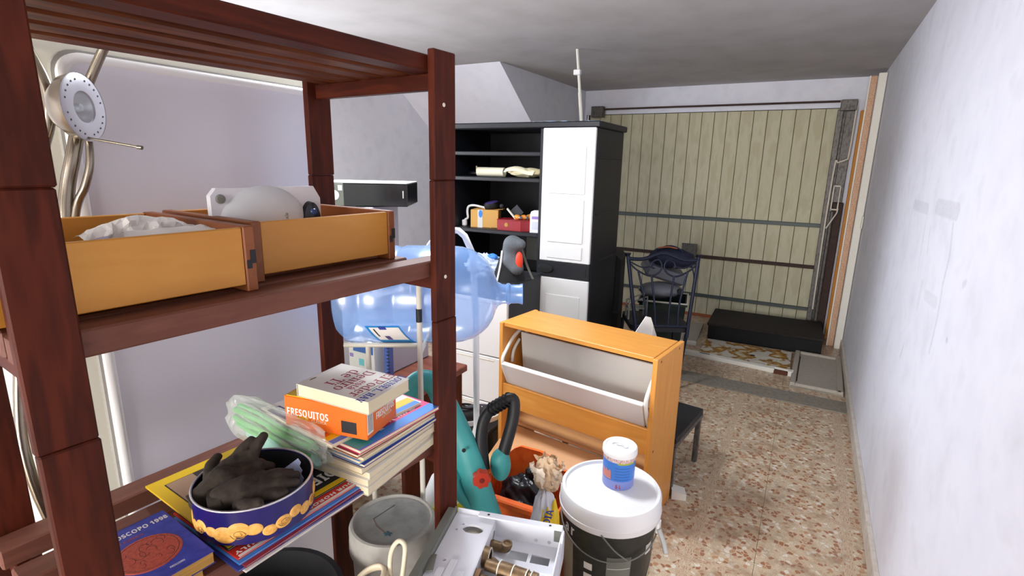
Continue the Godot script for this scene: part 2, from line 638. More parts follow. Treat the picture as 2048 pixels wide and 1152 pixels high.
# fitting on the ceiling, just above the picture: it throws the can's shadow towards the scuffed wall and brightens the upper faces
func ceiling_lamp() -> void:
	var t := thing("ceiling_lamp", "white flat ceiling lamp above the shelf and the jug, out of the picture", "lamp", Vector3(-1.35, TOP, -1.62))
	part("housing", box(S(), Vector3(0, -0.024, 0), Vector3(0.34, 0.046, 0.34), 0.006), M.white_plastic, t)
	var glow := mat("ffffff", 0.5)
	glow.emission_enabled = true
	glow.emission = Color(0.95, 0.97, 1.0)
	glow.emission_energy_multiplier = 2.0
	part("diffuser", box(S(), Vector3(0, -0.052, 0), Vector3(0.3, 0.01, 0.3), 0.002), glow, t)
	var l := AreaLight3D.new()
	l.name = "lamp_light"
	l.area_size = Vector2(0.3, 0.3)
	l.light_energy = 6.5
	l.light_color = Color(0.95, 0.97, 1.0)
	l.area_range = 20.0
	l.area_attenuation = 2.0
	l.shadow_enabled = true
	t.add_child(l)
	l.position = Vector3(0, -0.06, 0)
	l.rotation.x = -PI / 2

func daylight(called: String, at: Vector3, size: Vector2, yaw: float, energy: float, color: Color) -> void:
	var l := AreaLight3D.new()
	l.name = called
	l.area_size = size
	l.light_energy = energy
	l.light_color = color
	l.area_range = 20.0
	l.area_attenuation = 2.0
	l.shadow_enabled = true
	add_child(l)
	l.position = at
	l.rotation = Vector3(deg_to_rad(-10.0), deg_to_rad(yaw), 0)

# ---------------------------------------------------------------- the room
const X0 := -3.45
const X1 := 0.384
const Z0 := -5.6
const Z1 := 4.6
const TOP := 2.285

func room() -> void:
	var st := S()
	box(st, Vector3((X0 + X1) / 2, -0.08, (Z0 + Z1) / 2), Vector3(X1 - X0 + 0.4, 0.15, Z1 - Z0 + 0.6), 0.0)
	var floor_ := struct("floor", st, M.cement, "terrazzo tiled floor with red brown and cream chips", "floor")
	var tile := S()
	box(tile, Vector3.ZERO, Vector3(0.3988, 0.006, 0.3988), 0.0006)
	tile.generate_normals()
	var tm := tile.commit()
	var nx := 10
	for i in nx:
		for k in 25:
			var o := MeshInstance3D.new()
			o.name = "floor_tile"
			o.mesh = tm
			o.material_override = M.terrazzo
			o.position = Vector3(X1 - 0.2 - 0.4 * i, -0.003, -5.42 + 0.4 * k)
			floor_.add_child(o, true)
	# walls have 12 cm of thickness
	st = S()
	box(st, Vector3((X0 + X1) / 2, TOP + 0.08, (Z0 + Z1) / 2), Vector3(X1 - X0 + 0.4, 0.16, Z1 - Z0 + 0.6), 0.0)
	struct("ceiling", st, M.ceiling, "plain white painted plaster ceiling, greyer towards the garage door", "ceiling")

	st = S()
	st.set_uv2(Vector2.ZERO)
	var zs := [Z1 + 0.12, -1.4, -3.4, Z0 - 0.12]
	var ys := [0.0, 0.6, 1.6, TOP]
	for i in 3:
		for j in 3:
			var mid := i == 1 and j == 1
			var c := [Vector3(X1, ys[j], zs[i]), Vector3(X1, ys[j], zs[i + 1]), Vector3(X1, ys[j + 1], zs[i + 1]), Vector3(X1, ys[j + 1], zs[i])]
			var uv := [Vector2(0, 1), Vector2(1, 1), Vector2(1, 0), Vector2(0, 0)]
			for t in [[0, 2, 1], [0, 3, 2]]:
				for e in t:
					st.set_uv2(uv[e] if mid else Vector2.ZERO)
					st.add_vertex(c[e])
	st.set_uv2(Vector2.ZERO)
	box(st, Vector3(X1 + 0.0605, TOP / 2, (Z0 + Z1) / 2), Vector3(0.119, TOP, Z1 - Z0 + 0.24), 0.0)
	struct("wall_right", st, M.wall_marked, "long white wall with grey rubbed marks at shoulder height", "wall")

	# left wall with a window opening, from z -2.65 to -1.35
	st = S()
	for r in [[Z1 + 0.12, -1.35, 0.0, TOP], [-2.65, Z0 - 0.12, 0.0, TOP], [-1.35, -2.65, 0.0, 0.95], [-1.35, -2.65, 1.95, TOP]]:
		box(st, Vector3(X0 - 0.06, (r[2] + r[3]) / 2, (r[0] + r[1]) / 2), Vector3(0.12, r[3] - r[2], r[0] - r[1]), 0.0)
	struct("wall_left", st, M.wall, "white wall behind the white refrigerator, seen past the shelf's end post", "wall")
	var w := thing("window_1", "white framed window in the wall behind the refrigerator", "window", Vector3(X0 - 0.06, 1.45, -2.0))
	w.set_meta("kind", "structure")
	var f := S()
	for z: float in [-0.63, 0.0, 0.63]:
		box(f, Vector3(0, 0, z), Vector3(0.05, 1.0, 0.045))
	for y: float in [-0.478, 0.478]:
		box(f, Vector3(0, y, 0), Vector3(0.05, 0.045, 1.3))
	part("frame", f, M.white_plastic, w)
	for z: float in [-0.315, 0.315]:
		part("pane", box(S(), Vector3(0, 0, z), Vector3(0.006, 0.92, 0.59), 0.0), M.glass_clear, w)

	# wall behind the camera with wide glazed doors
	st = S()
	for r in [[X0 - 0.12, -1.72, 0.0, TOP], [0.28, X1 + 0.12, 0.0, TOP], [-1.72, 0.28, 2.15, TOP], [-1.72, 0.28, 0.0, 0.1]]:
		box(st, Vector3((r[0] + r[1]) / 2, (r[2] + r[3]) / 2, Z1 + 0.06), Vector3(r[1] - r[0], r[3] - r[2], 0.12), 0.0)
	struct("wall_back", st, M.wall, "white wall around the glazed doors that let the daylight in", "wall")
	w = thing("window_2", "wide white framed glazed doors that light the room", "window", Vector3(-0.72, 1.125, Z1 + 0.06))
	w.set_meta("kind", "structure")
	f = S()
	for x: float in [-0.975, -0.33, 0.33, 0.975]:
		box(f, Vector3(x, 0, 0), Vector3(0.05, 2.05, 0.06))
	for y: float in [-1.0, 1.0]:
		box(f, Vector3(0, y, 0), Vector3(2.0, 0.05, 0.06))
	part("frame", f, M.white_plastic, w)
	for x: float in [-0.65, 0.0, 0.65]:
		part("pane", box(S(), Vector3(x, 0, 0), Vector3(0.6, 1.95, 0.006), 0.0), M.glass_clear, w)

	# garage end: lintel and piers round the door opening
	st = S()
	for r in [[X0 - 0.12, -2.25, 0.0, TOP], [0.13, X1 + 0.12, 0.0, TOP], [-2.25, 0.13, 2.04, TOP]]:
		box(st, Vector3((r[0] + r[1]) / 2, (r[2] + r[3]) / 2, Z0 - 0.06), Vector3(r[1] - r[0], r[3] - r[2], 0.12), 0.0)
	struct("wall_far", st, M.wall, "white painted lintel wall above and beside the garage door", "wall")

	# sloping underside of a stair: a solid whose face leans back as it comes down
	st = S()
	prism(st, PackedVector2Array([Vector2(-3.79, TOP), Vector2(-5.58, 0.96), Vector2(-5.58, TOP)]), -2.27, X0 + 0.002, Transform3D(Basis(Vector3(0, 0, 1), Vector3(0, 1, 0), Vector3(1, 0, 0)), Vector3.ZERO))
	struct("wall_stair", st, M.wall, "white sloping plaster underside of a stair above the black cabinet", "wall")

	# skirting of separate lengths
	st = S()
	box(st, Vector3(X1 - 0.006, 0.045, -3.2), Vector3(0.012, 0.09, 4.5), 0.002)
	var b := struct("baseboard_right", st, M.skirting, "worn pale stone skirting along the foot of the scuffed wall", "skirting")
	for k in 9:
		part("skirting_tile", box(S(), Vector3(X1 - 0.014, 0.046, -5.0 + 0.4 * k), Vector3(0.008, 0.084, 0.397), 0.002), M.skirting, b)
	st = S()
	box(st, Vector3(-1.0, 0.003, -3.83), Vector3(2.75, 0.006, 0.2), 0.002)
	struct("trim_1", st, M.cement, "grey cement strip crossing the terrazzo floor", "floor strip")

func garage_door() -> void:
	var d := thing("door_1", "olive cream boarded garage door with steel cross bars", "garage door", Vector3(0, 0, -5.62))
	d.set_meta("kind", "structure")
	part("backing", box(S(), Vector3(-1.06, 1.01, -0.03), Vector3(2.36, 2.06, 0.02), 0.0), M.bar_rust, d)
	var slat := box(S(), Vector3.ZERO, Vector3(0.1125, 2.03, 0.016), 0.003)
	slat.generate_normals()
	var sm := slat.commit()
	var ms := [M.door_board]
	for k in 2:
		var m2: StandardMaterial3D = M.door_board.duplicate()
		m2.uv1_offset = Vector3(0.37 * (k + 1), 0.21, 0.13)
		ms.append(m2)
	for k in 20:
		var o := MeshInstance3D.new()
		o.name = "board"
		o.mesh = sm
		o.material_override = ms[k % 3]
		o.position = Vector3(0.06 - 0.1165 * k, 1.02, 0.0015 * (k % 2))
		d.add_child(o, true)
	for b in [[1.012, 0.034, "bar"], [0.625, 0.032, "bar_rust"], [0.222, 0.03, "bar"]]:
		part("cross_bar", box(S(), Vector3(-1.02, b[0], 0.026), Vector3(2.3, b[1], 0.03), 0.003), M[b[2]], d)
	var lk := part("lock_plate", box(S(), Vector3(-1.04, 0.68, 0.046), Vector3(0.15, 0.14, 0.012), 0.003), M.gear, d)
	part("latch", box(S(), Vector3(-0.01, -0.11, 0.0) + Vector3(-1.04, 0.66, 0.055), Vector3(0.12, 0.09, 0.02), 0.003), M.bar_rust, lk)
	part("bottom_rail", box(S(), Vector3(-1.06, 0.012, 0.02), Vector3(2.3, 0.024, 0.03), 0.002), mat("a0552c", 0.7), d)

	var g := thing("door_lift_gear", "rusty steel rails, rods and header bar that lift the garage door", "door gear", Vector3(0, 0, -5.52))
	var st := S()
	tube(st, [Vector3(-2.05, 2.085, 0), Vector3(0.1, 2.085, 0)], 0.009, 10)
	part("header_rod", st, M.bar_rust, g)
	part("bracket", box(S(), Vector3(-2.09, 2.06, 0.0), Vector3(0.13, 0.11, 0.07), 0.004), M.gear, g)
	part("bracket", box(S(), Vector3(0.165, 2.05, 0.0), Vector3(0.12, 0.09, 0.07), 0.004), M.gear, g)
	st = S()
	box(st, Vector3(0.112, 1.02, -0.03), Vector3(0.045, 2.0, 0.05), 0.004)
	box(st, Vector3(0.145, 1.02, -0.055), Vector3(0.07, 2.0, 0.012), 0.003)
	part("side_rail", st, M.gear, g)
	st = S()
	box(st, Vector3(0.2, 0.62, -0.03), Vector3(0.085, 1.22, 0.05), 0.006)
	part("counterweight", st, M.bar_rust, g)
	part("guide_tube", tube(S(), [Vector3(0.166, 0.02, 0.0), Vector3(0.166, 1.15, 0.0)], 0.017, 12), M.gear, g)
	st = S()
	tube(st, curve([Vector3(0.225, 2.04, 0.02), Vector3(0.222, 1.65, 0.02), Vector3(0.205, 1.6, 0.02), Vector3(0.15, 1.575, 0.02), Vector3(0.13, 1.55, 0.02), Vector3(0.124, 1.0, 0.02), Vector3(0.13, 0.25, 0.02)], 4), 0.007, 8)
	part("lift_cable", st, M.bone, g)
	st = S()
	for x: float in [0.15, 0.2]:
		box(st, Vector3(x, 1.27, 0.01), Vector3(0.01, 0.22, 0.02), 0.002)
	for y: float in [1.17, 1.375]:
		box(st, Vector3(0.175, y, 0.01), Vector3(0.06, 0.012, 0.02), 0.002)
	part("pulley_frame", st, M.bone, g)
	part("lift_rod", tube(S(), [Vector3(0.205, 1.18, 0.015), Vector3(0.2, 1.14, 0.015), Vector3(0.135, 1.0, 0.02)], 0.006, 8), M.bone, g)
	part("upper_plate", box(S(), Vector3(0.19, 1.62, -0.04), Vector3(0.075, 0.78, 0.02), 0.004), M.gear, g)

	var o := box(S(), Vector3(0.285, 1.0, -5.46), Vector3(0.06, 2.0, 0.05), 0.004)
	struct("trim_2", o, M.amber, "amber painted timber post beside the garage door gear", "post")
	o = S()
	box(o, Vector3(0.3, 1.12, -5.25), Vector3(0.045, 2.24, 0.03), 0.004)
	var t: Node3D = struct("trim_3", o, M.fleck, "reddish flecked insulation strip next to the white plank", "strip")
	part("edge_bead", box(S(), Vector3(0.273, 1.12, -5.236), Vector3(0.012, 2.24, 0.012), 0.003), M.plank, t)
	o = S()
	box(o, Vector3(0.351, 1.125, -5.19), Vector3(0.055, 2.25, 0.035), 0.004)
	t = struct("trim_4", o, M.plank, "white plank standing in the corner beside the scuffed wall", "plank")
	part("hinge_block", box(S(), Vector3(0.374, 1.1, -5.16), Vector3(0.012, 0.1, 0.06), 0.003), M.plank, t)

	t = thing("white_pole", "thin white telescopic pole standing behind the black cabinet", "pole", Vector3(-1.27, 0, -3.6))
	part("rod", tube(S(), [Vector3(0, 0.0, 0), Vector3(-0.235, 2.0, 0)], 0.013, 10), M.plank, t)
	part("inner_rod", tube(S(), [Vector3(-0.23, 1.96, 0), Vector3(-0.268, TOP - 0.004, 0)], 0.010, 10), M.plank, t)
	part("clamp", box(S(), Vector3(-0.256, 2.13, 0.008), Vector3(0.05, 0.035, 0.03), 0.004), M.white_plastic, t)

# ---------------------------------------------------------------- the slatted shelf in front
func shelf() -> void:
	var t := thing("slatted_shelf", "dark mahogany slatted shelf unit holding two drawers and magazines", "shelf", SHELF_AT, -4.6)
	var cuts := [0.0, 1.148, 1.464, 1.727]
	for s: float in [0.0, 0.704]:
		for w: float in [0.009, 0.429]:
			for k in 3:
				var y0: float = cuts[k] + (0.0004 if k else 0.0)
				var y1: float = cuts[k + 1]
				var inset := 0.0015 * (k % 2)
				part("post", box(S(), Vector3(-w, (y0 + y1) / 2, s + inset), Vector3(0.018 - inset, y1 - y0, 0.07 if s < 0.1 else 0.063), 0.0025), M.mahogany_y, t)
	# slats: top, middle and bottom tier
	for k in 5:
		part("slat", box(S(), Vector3(-0.0475 - 0.081 * k, 1.701, 0.345), Vector3(0.055, 0.032, 0.76), 0.003), M.under_slat if k else M.mahogany_z, t)
	for k in 5:
		var w0: float = [0.02, 0.092, 0.18, 0.265, 0.35][k]
		var s0 := -0.03 if k == 0 else 0.03
		part("slat", box(S(), Vector3(-w0 - 0.0275, 1.2685, (s0 + 0.73) / 2), Vector3(0.055, 0.037, 0.73 - s0), 0.003), M.slat, t)
	for k in 4:
		var w0: float = [0.03, 0.14, 0.25, 0.365][k]
		part("slat", box(S(), Vector3(-w0 - 0.0275, 0.8215, 0.345), Vector3(0.055, 0.037, 0.78), 0.003), M.slat, t)
	for y: float in [1.668, 1.234, 0.786]:
		for s: float in [0.0, 0.708]:
			part("end_rail", box(S(), Vector3(-0.219, y, s), Vector3(0.4, 0.034, 0.022), 0.002), M.mahogany_x, t)
	# wooden pegs that show as pale dots on the posts
	for y: float in [1.62, 1.25]:
		part("peg", lathe(S(), [Vector2(0, 0.001), Vector2(0.004, 0.0008), Vector2(0.0045, 0.0)], 10, Transform3D(Basis(Vector3(0, 0, 1), Vector3(1, 0, 0), Vector3(0, 1, 0)), Vector3(0, y, 0.004))), M.bone, t)

func drawer(label: String, s0: float, s1: float, w0: float, w1: float) -> void:
	var t := thing("drawer_box", label, "drawer", sh(0, 0, 1.2872), -4.6, "loose wooden drawers on the shelf")
	var L := s1 - s0
	var mid := (s0 + s1) / 2
	var h := 0.108
	var n := 0.019
	for e: float in [s0 + n / 2, s1 - n / 2]:
		part("side_board", box(S(), Vector3(-(w0 + w1) / 2, h / 2, e), Vector3(w1 - w0, h, n), 0.002), M.edge_wood_x, t)
	part("front_board", box(S(), Vector3(-w0 - 0.008, h / 2 + 0.005, mid), Vector3(0.01, h - 0.014, L - 2 * n), 0.0015), M.ply, t)
	part("back_board", box(S(), Vector3(-w1 + 0.007, h / 2 + 0.004, mid), Vector3(0.012, h - 0.012, L - 2 * n), 0.0015), M.ply, t)
	part("bottom_board", box(S(), Vector3(-(w0 + w1) / 2, 0.014, mid), Vector3(w1 - w0 - 0.02, 0.005, L - 2 * n), 0.0), M.ply, t)
	# end lip of the sides, with the mortise of a lock
	part("mortise", box(S(), Vector3(-w0 - 0.0005, 0.058, s0 + 0.006), Vector3(0.004, 0.022, 0.009), 0.0), M.ink, t)
	part("mortise", box(S(), Vector3(-w0 - 0.0005, 0.046, s0 + 0.013), Vector3(0.004, 0.014, 0.008), 0.0), M.ink, t)

func drawers() -> void:
	drawer("loose wooden drawer holding the crumpled newspaper", 0.414, 0.77, 0.052, 0.41)
	drawer("loose wooden drawer holding the grey bathroom scale", 0.055, 0.39, 0.104, 0.43)
	# crumpled newspaper page standing in the first drawer
	var t := thing("newspaper", "crumpled printed newspaper page standing in the drawer beside the post", "paper", sh(0, 0, 1.3), -4.6)
	var nz := noise(41, 3.0)
	var bend := func(u: float, v: float) -> Vector3:
		var s := 0.60 - 0.165 * u
		var top := 0.082 + 0.024 * sin(u * PI * 0.9) - 0.006 * u
		var fold := maxf(0.0, v - 0.8) * 5.0
		var rough := Vector3(nz.get_noise_2d(u * 1.4, v * 1.2), nz.get_noise_2d(u * 1.5 + 7.0, v), nz.get_noise_2d(v * 1.3, u * 1.6 + 5.0)) * Vector3(0.016, 0.006, 0.008)
		return Vector3(-0.15 - 0.06 * v - 0.035 * fold, 0.004 + top * minf(v / 0.8, 1.0) - 0.012 * fold * fold, s) + rough
	part("sheet", sheet(S(), 22, 16, bend, false), M.paper, t)
	var blk := func(u: float, v: float) -> Vector3:
		return bend.call(0.03 + u * 0.16, 0.25 + v * 0.42) + Vector3(0.0012, 0.0006, 0)
	part("printed_block", sheet(S(), 5, 5, blk), mat("b9b6cc", 0.8), t)
	part("fold", sheet(S(), 10, 4, func(u: float, v: float) -> Vector3: return Vector3(-0.115 - 0.05 * v, 0.078 + 0.012 * v + 0.006 * nz.get_noise_2d(u * 2.0, v), 0.56 - 0.13 * u)), M.paper, t)

	# glass and plastic bathroom scale standing on edge
	t = thing("bathroom_scale", "grey bathroom scale with dark oval display standing in the drawer", "scale", sh(0.265, 0.25, 1.308), -4.6)
	var xf := Transform3D(Basis(Vector3(0, 0, -1), Vector3(0, 1, 0), Vector3(1, 0, 0)), Vector3.ZERO)   # plate lies in z y, thin along x
	var poly := PackedVector2Array([Vector2(-0.118, 0.0), Vector2(0.12, 0.0), Vector2(0.12, 0.112), Vector2(0.104, 0.138), Vector2(-0.106, 0.138), Vector2(-0.118, 0.124)])
	part("plate", prism(S(), poly, -0.007, 0.007, xf), mat("dcdde2", 0.25), t)
	part("platform", lathe(S(), [Vector2(0, 0.012), Vector2(0.05, 0.011), Vector2(0.085, 0.008), Vector2(0.096, 0.0)], 40, xf * Transform3D(Basis(Vector3(1.0, 0, 0), Vector3(0, 0, 1), Vector3(0, -0.85, 0)), Vector3(-0.012, 0.06, 0.007))), mat("d0d4d6", 0.3), t)
	var pod := part("display_housing", lathe(S(), [Vector2(0, 0.017), Vector2(0.016, 0.016), Vector2(0.021, 0.012), Vector2(0.022, 0.0)], 28, xf * Transform3D(Basis(Vector3(1, 0, 0), Vector3(0, 0, 1), Vector3(0, -2.0, 0)), Vector3(0.09, 0.062, 0.007))), mat("14161f", 0.25), t)
	part("button", lathe(S(), [Vector2(0, 0.004), Vector2(0.006, 0.0035), Vector2(0.008, 0.0)], 16, xf * Transform3D(Basis(Vector3(1, 0, 0), Vector3(0, 0, 1), Vector3(0, -1, 0)), Vector3(0.09, 0.084, 0.0225))), mat("2f4b86", 0.3), pod)
	part("screen", box(S(), Vector3(0.0245, 0.064, -0.09), Vector3(0.002, 0.016, 0.02), 0.0005), mat("6b6e66", 0.2), pod)
	part("foot", lathe(S(), [Vector2(0, 0.006), Vector2(0.008, 0.005), Vector2(0.009, 0.0)], 14, xf * Transform3D(Basis(Vector3(1, 0, 0), Vector3(0, 0, 1), Vector3(0, -1, 0)), Vector3(-0.1, 0.118, 0.007))), M.label_grey, t)
	text(t, "Body Scale", 0.007, M.label_grey, Vector3(0.0185, 0.062, -0.028), Vector3(0, 1, 0), Vector3(0, 0, 1), 1.0, "Droid Serif", false)

# ---------------------------------------------------------------- books, magazines and tins on the lower tier
# a bound thing lying flat: width w along x (spine at -x), length l along z, thickness h
func bound(called: String, label: String, cat: String, at: Vector3, yaw: float, w: float, h: float, l: float, cover: Material, pages: Material, group := "", card := 0.0008) -> Node3D:
	var t := thing(called, label, cat, at, yaw, group)
	part("pages", box(S(), Vector3(0.0005, h / 2, 0), Vector3(w - 0.003, h - 2 * card, l - 0.003), 0.0006), pages, t)
	var st := S()
	box(st, Vector3(0, card / 2, 0), Vector3(w, card, l), 0.0)
	box(st, Vector3(0, h - card / 2, 0), Vector3(w, card, l), 0.0)
	box(st, Vector3(-w / 2 + card / 2, h / 2, 0), Vector3(card, h, l), 0.0)
	part("cover", st, cover, t)
	return t

func reading_shelf() -> void:
	var y := 0.8402
	# two paperbacks beside the front post
	bound("paperback", "yellowed paperback lying under the blue horoscope book", "book", sh(0.622, 0.118, y), -6.0, 0.168, 0.019, 0.125, M.page_brown, M.page_brown)
	var b := bound("paperback", "blue horoscope paperback with an orange red oval on its cover", "book", sh(0.613, 0.114, y + 0.0192), -4.6, 0.178, 0.022, 0.134, M.blue_cover, M.page_brown)
	text(b, "HORÓSCOPO 1998", 0.0115, M.page_white, Vector3(-0.066, 0.0221, -0.012), Vector3(0, 0, -1), Vector3(-1, 0, 0), 0.8, "Droid Sans")
	var oval := part("oval_picture", lathe(S(), [Vector2(0, 0.0009), Vector2(0.046, 0.0009), Vector2(0.047, 0.0)], 40, Transform3D(Basis(Vector3(1, 0, 0), Vector3(0, 1, 0), Vector3(0, 0, 1)), Vector3(0.01, 0.022, -0.004))), M.red_disc, b)
	var st := S()
	var rng := RandomNumberGenerator.new()
	rng.seed = 7
	tube(st, range(24).map(func(k): return Vector3(0.01 + 0.042 * cos(TAU * k / 24), 0.0229, -0.004 + 0.042 * sin(TAU * k / 24))), 0.0005, 4, 0.6, true)
	for k in 14:
		var c := Vector3(0.01 + rng.randf_range(-0.028, 0.028), 0.0229, -0.004 + rng.randf_range(-0.028, 0.028))
		var r := rng.randf_range(0.005, 0.012)
		var a := rng.randf() * TAU
		tube(st, range(8).map(func(i): return c + Vector3(cos(a + i * 0.5) * r, 0, sin(a + i * 0.5) * r * 0.7)), 0.0005, 4, 0.6)
	part("line_drawing", st, mat("4a1d1c", 0.6), oval)
	text(b, "PREDICCIONES", 0.004, M.page_white, Vector3(0.071, 0.0221, -0.02), Vector3(0, 0, -1), Vector3(-1, 0, 0), 0.6, "Droid Sans", false)
	text(b, "el zodiaco", 0.006, M.red_disc, Vector3(-0.048, 0.0221, 0.0), Vector3(0, 0, -1), Vector3(-1, 0, 0), 1.0, "Droid Serif", false)

	# magazines under the cookie tin, lowest first: [label, s, w, yaw, w size, l size, cover, height]
	var lows := [
		["white edged magazine, lowest of the pile under the cookie tin", 0.386, 0.098, -2.5, 0.215, 0.275, "page_white", 0.003],
		["dark blue starred magazine near the foot of the pile under the tin", 0.394, 0.099, -4.0, 0.21, 0.27, "ink_blue", 0.003],
		["magazine with a thin dark red edge in the pile under the tin", 0.388, 0.103, -1.5, 0.215, 0.27, "ink_red", 0.003],
		["pale blue edged magazine under the red banner one", 0.39, 0.107, -3.0, 0.21, 0.27, "sky_blue", 0.003],
		["magazine with a red horoscope banner under the cookie tin", 0.388, 0.116, -3.0, 0.21, 0.268, "red", 0.0035],
		["yellow and black magazine directly under the cookie tin", 0.39, 0.146, -4.0, 0.215, 0.262, "ink", 0.003],
		["yellow bordered magazine under the tin, near the refrigerator", 0.397, 0.238, -4.5, 0.20, 0.25, "yellow", 0.004]]
	var h := y
	var top_at := 0.0
	for k in lows.size():
		var q: Array = lows[k]
		var m := bound("magazine", q[0], "magazine", sh(q[1], q[2], h), q[3], q[4], q[7], q[5], M[q[6]], M.page_white, "magazines under the cookie tin", 0.0006)
		var ty: float = q[7] + 0.0002
		if k == 4:
			text(m, "YOUR HOROSCOPES FOR JULY", 0.008, M.page_white, Vector3(0.091, ty + 0.0004, 0.0), Vector3(0, 0, 1), Vector3(1, 0, 0), 1.75)
			part("white_edge", box(S(), Vector3(0.101, ty, 0), Vector3(0.006, 0.0004, 0.26), 0.0), M.page_white, m)
		if k == 5:
			part("yellow_band", box(S(), Vector3(0.098, ty, 0), Vector3(0.014, 0.0004, 0.258), 0.0), M.yellow, m)
			text(m, "DIETA", 0.03, M.page_white, Vector3(0.06, ty, -0.075), Vector3(0, 0, 1), Vector3(1, 0, 0), 0.9)
		if k == 6:
			part("cover_picture", box(S(), Vector3(0.008, ty, 0.0), Vector3(0.16, 0.0005, 0.205), 0.0), mat("2b211c", 0.5), m)
			part("pale_patch", box(S(), Vector3(-0.01, ty + 0.0005, 0.075), Vector3(0.12, 0.0004, 0.05), 0.0), mat("a98a70", 0.5), m)
			part("white_lines", tube(tube(tube(S(), [Vector3(0.02, ty + 0.0007, 0.03), Vector3(0.02, ty + 0.0007, 0.09)], 0.0012, 4, 0.4), [Vector3(0.028, ty + 0.0007, 0.03), Vector3(0.028, ty + 0.0007, 0.09)], 0.0012, 4, 0.4), [Vector3(0.036, ty + 0.0007, 0.03), Vector3(0.036, ty + 0.0007, 0.09)], 0.0012, 4, 0.4), M.page_white, m)
		h += q[7] + 0.0002
		top_at = h

	# cookie tin
	var t := thing("cookie_tin", "open dark blue cookie tin holding gloves and hooks", "tin", sh(0.434, 0.093, top_at), 0.0)
	part("body", lathe(S(), [Vector2(0, 0.0), Vector2(0.098, 0.0), Vector2(0.101, 0.003), Vector2(0.101, 0.066), Vector2(0.0985, 0.066), Vector2(0.0985, 0.004), Vector2(0, 0.004)], 64), M.tin_blue, t)
	part("rim", tube(S(), range(64).map(func(k): return Vector3(cos(TAU * k / 64) * 0.1005, 0.0665, sin(TAU * k / 64) * 0.1005)), 0.0022, 8, 1.0, true), M.silver, t, "bright rolled metal rim")
	part("inner_wall", lathe(S(), [Vector2(0.0984, 0.064), Vector2(0.0982, 0.005)], 64), M.ink, t)
	for k in 15:
		var a := deg_to_rad(-58.0 + 13.5 * k)
		var big := k in [8, 9]
		var r0: float = [0.0135, 0.015, 0.0125, 0.014][k % 4] * (1.35 if big else 1.0)
		var basis := Basis(Vector3(-sin(a), 0, cos(a)), Vector3(cos(a), 0, sin(a)), Vector3(0, -1, 0))
		var ck := part("printed_cookie", lathe(S(), [Vector2(0, 0.0022), Vector2(r0 * 0.6, 0.002), Vector2(r0 * 0.9, 0.0012), Vector2(r0, 0.0)], 20, Transform3D(basis * Basis.from_scale(Vector3(1.0, 1.0, 0.78)), Vector3(cos(a) * 0.1008, 0.024 + 0.006 * sin(k * 1.9) + (0.004 if big else 0.0), sin(a) * 0.1008))), M.cookie, t)
		if k % 3 == 2:
			part("swirl", tube(S(), range(14).map(func(i): return Transform3D(basis, Vector3(cos(a) * 0.103, 0.024, sin(a) * 0.103)) * Vector3(cos(i * 0.8) * r0 * (0.75 - 0.04 * i), 0.0004, sin(i * 0.8) * r0 * 0.7 * (0.75 - 0.04 * i))), 0.0006, 4), M.page_brown, ck)
	gloves(top_at)
	# clear pouch with a zigzag edge, stuck in the tin
	t = thing("zigzag_pouch", "clear plastic pouch with a serrated edge standing in the tin", "pouch", sh(0.39, 0.08, top_at + 0.01), -4.6)
	var pz := PackedVector2Array([Vector2(0, 0.0), Vector2(0.075, 0.005)])
	for k in 11:
		var e := Vector2(0.075, 0.005).lerp(Vector2(0.055, 0.078), k / 10.0)
		pz.append(e + Vector2(0.004 if k % 2 else 0.0, 0))
	pz.append(Vector2(0.02, 0.05))
	part("film", prism(S(), pz, -0.001, 0.001, Transform3D(Basis.from_euler(Vector3(-0.25, deg_to_rad(28), 0)), Vector3(-0.015, 0, 0.02))), M.pouch, t)
	for k in 8:
		var hk := thing("metal_hook", "small steel hook among those heaped in the cookie tin", "hook", sh(0.375 + 0.012 * (k % 3), 0.045 + 0.014 * (k / 3), top_at + 0.012 + 0.006 * (k % 2)), 40.0 * k, "small hooks in the tin")
		part("bent_wire", tube(S(), range(10).map(func(i): return Vector3(cos(i * 0.5) * 0.009, 0.003 * sin(k + i), sin(i * 0.5) * 0.009)), 0.0019, 6), M.silver if k % 3 else M.brass, hk)

	# clear bag with green twine and a teal cloth
	t = thing("clear_bag", "wrinkled clear plastic bag with green and teal contents beside the tin", "bag", sh(0.306, 0.232, top_at + 0.002), -2.0)
	var nz := noise(51, 1.6, FastNoiseLite.TYPE_SIMPLEX_SMOOTH, 3)
	part("film", lump(S(), Vector3(0, 0.058, 0), Vector3(0.172, 0.058, 0.026), func(d: Vector3) -> float: return (0.93 + 0.16 * nz.get_noise_3dv(d)) / pow(pow(absf(d.x), 4.0) + pow(absf(d.y), 4.0) + pow(absf(d.z), 4.0), 0.22), 44, 26, false), M.film, t)
	st = S()
	for k in 7:
		tube(st, curve(range(6).map(func(i): return Vector3(-0.125 + 0.05 * i, 0.062 + 0.022 * sin(k * 0.9) - 0.004 * i, 0.012 * cos(k * 0.9) + 0.003 * sin(i * 2.0 + k))), 4), 0.007, 6)
	part("green_twine", st, M.green, t)
	part("teal_cloth", lump(S(), Vector3(0.02, 0.026, 0), Vector3(0.13, 0.026, 0.018), func(d: Vector3) -> float: return 1.0 + 0.15 * nz.get_noise_3dv(d * 2.0), 26, 14), M.teal_soft, t)

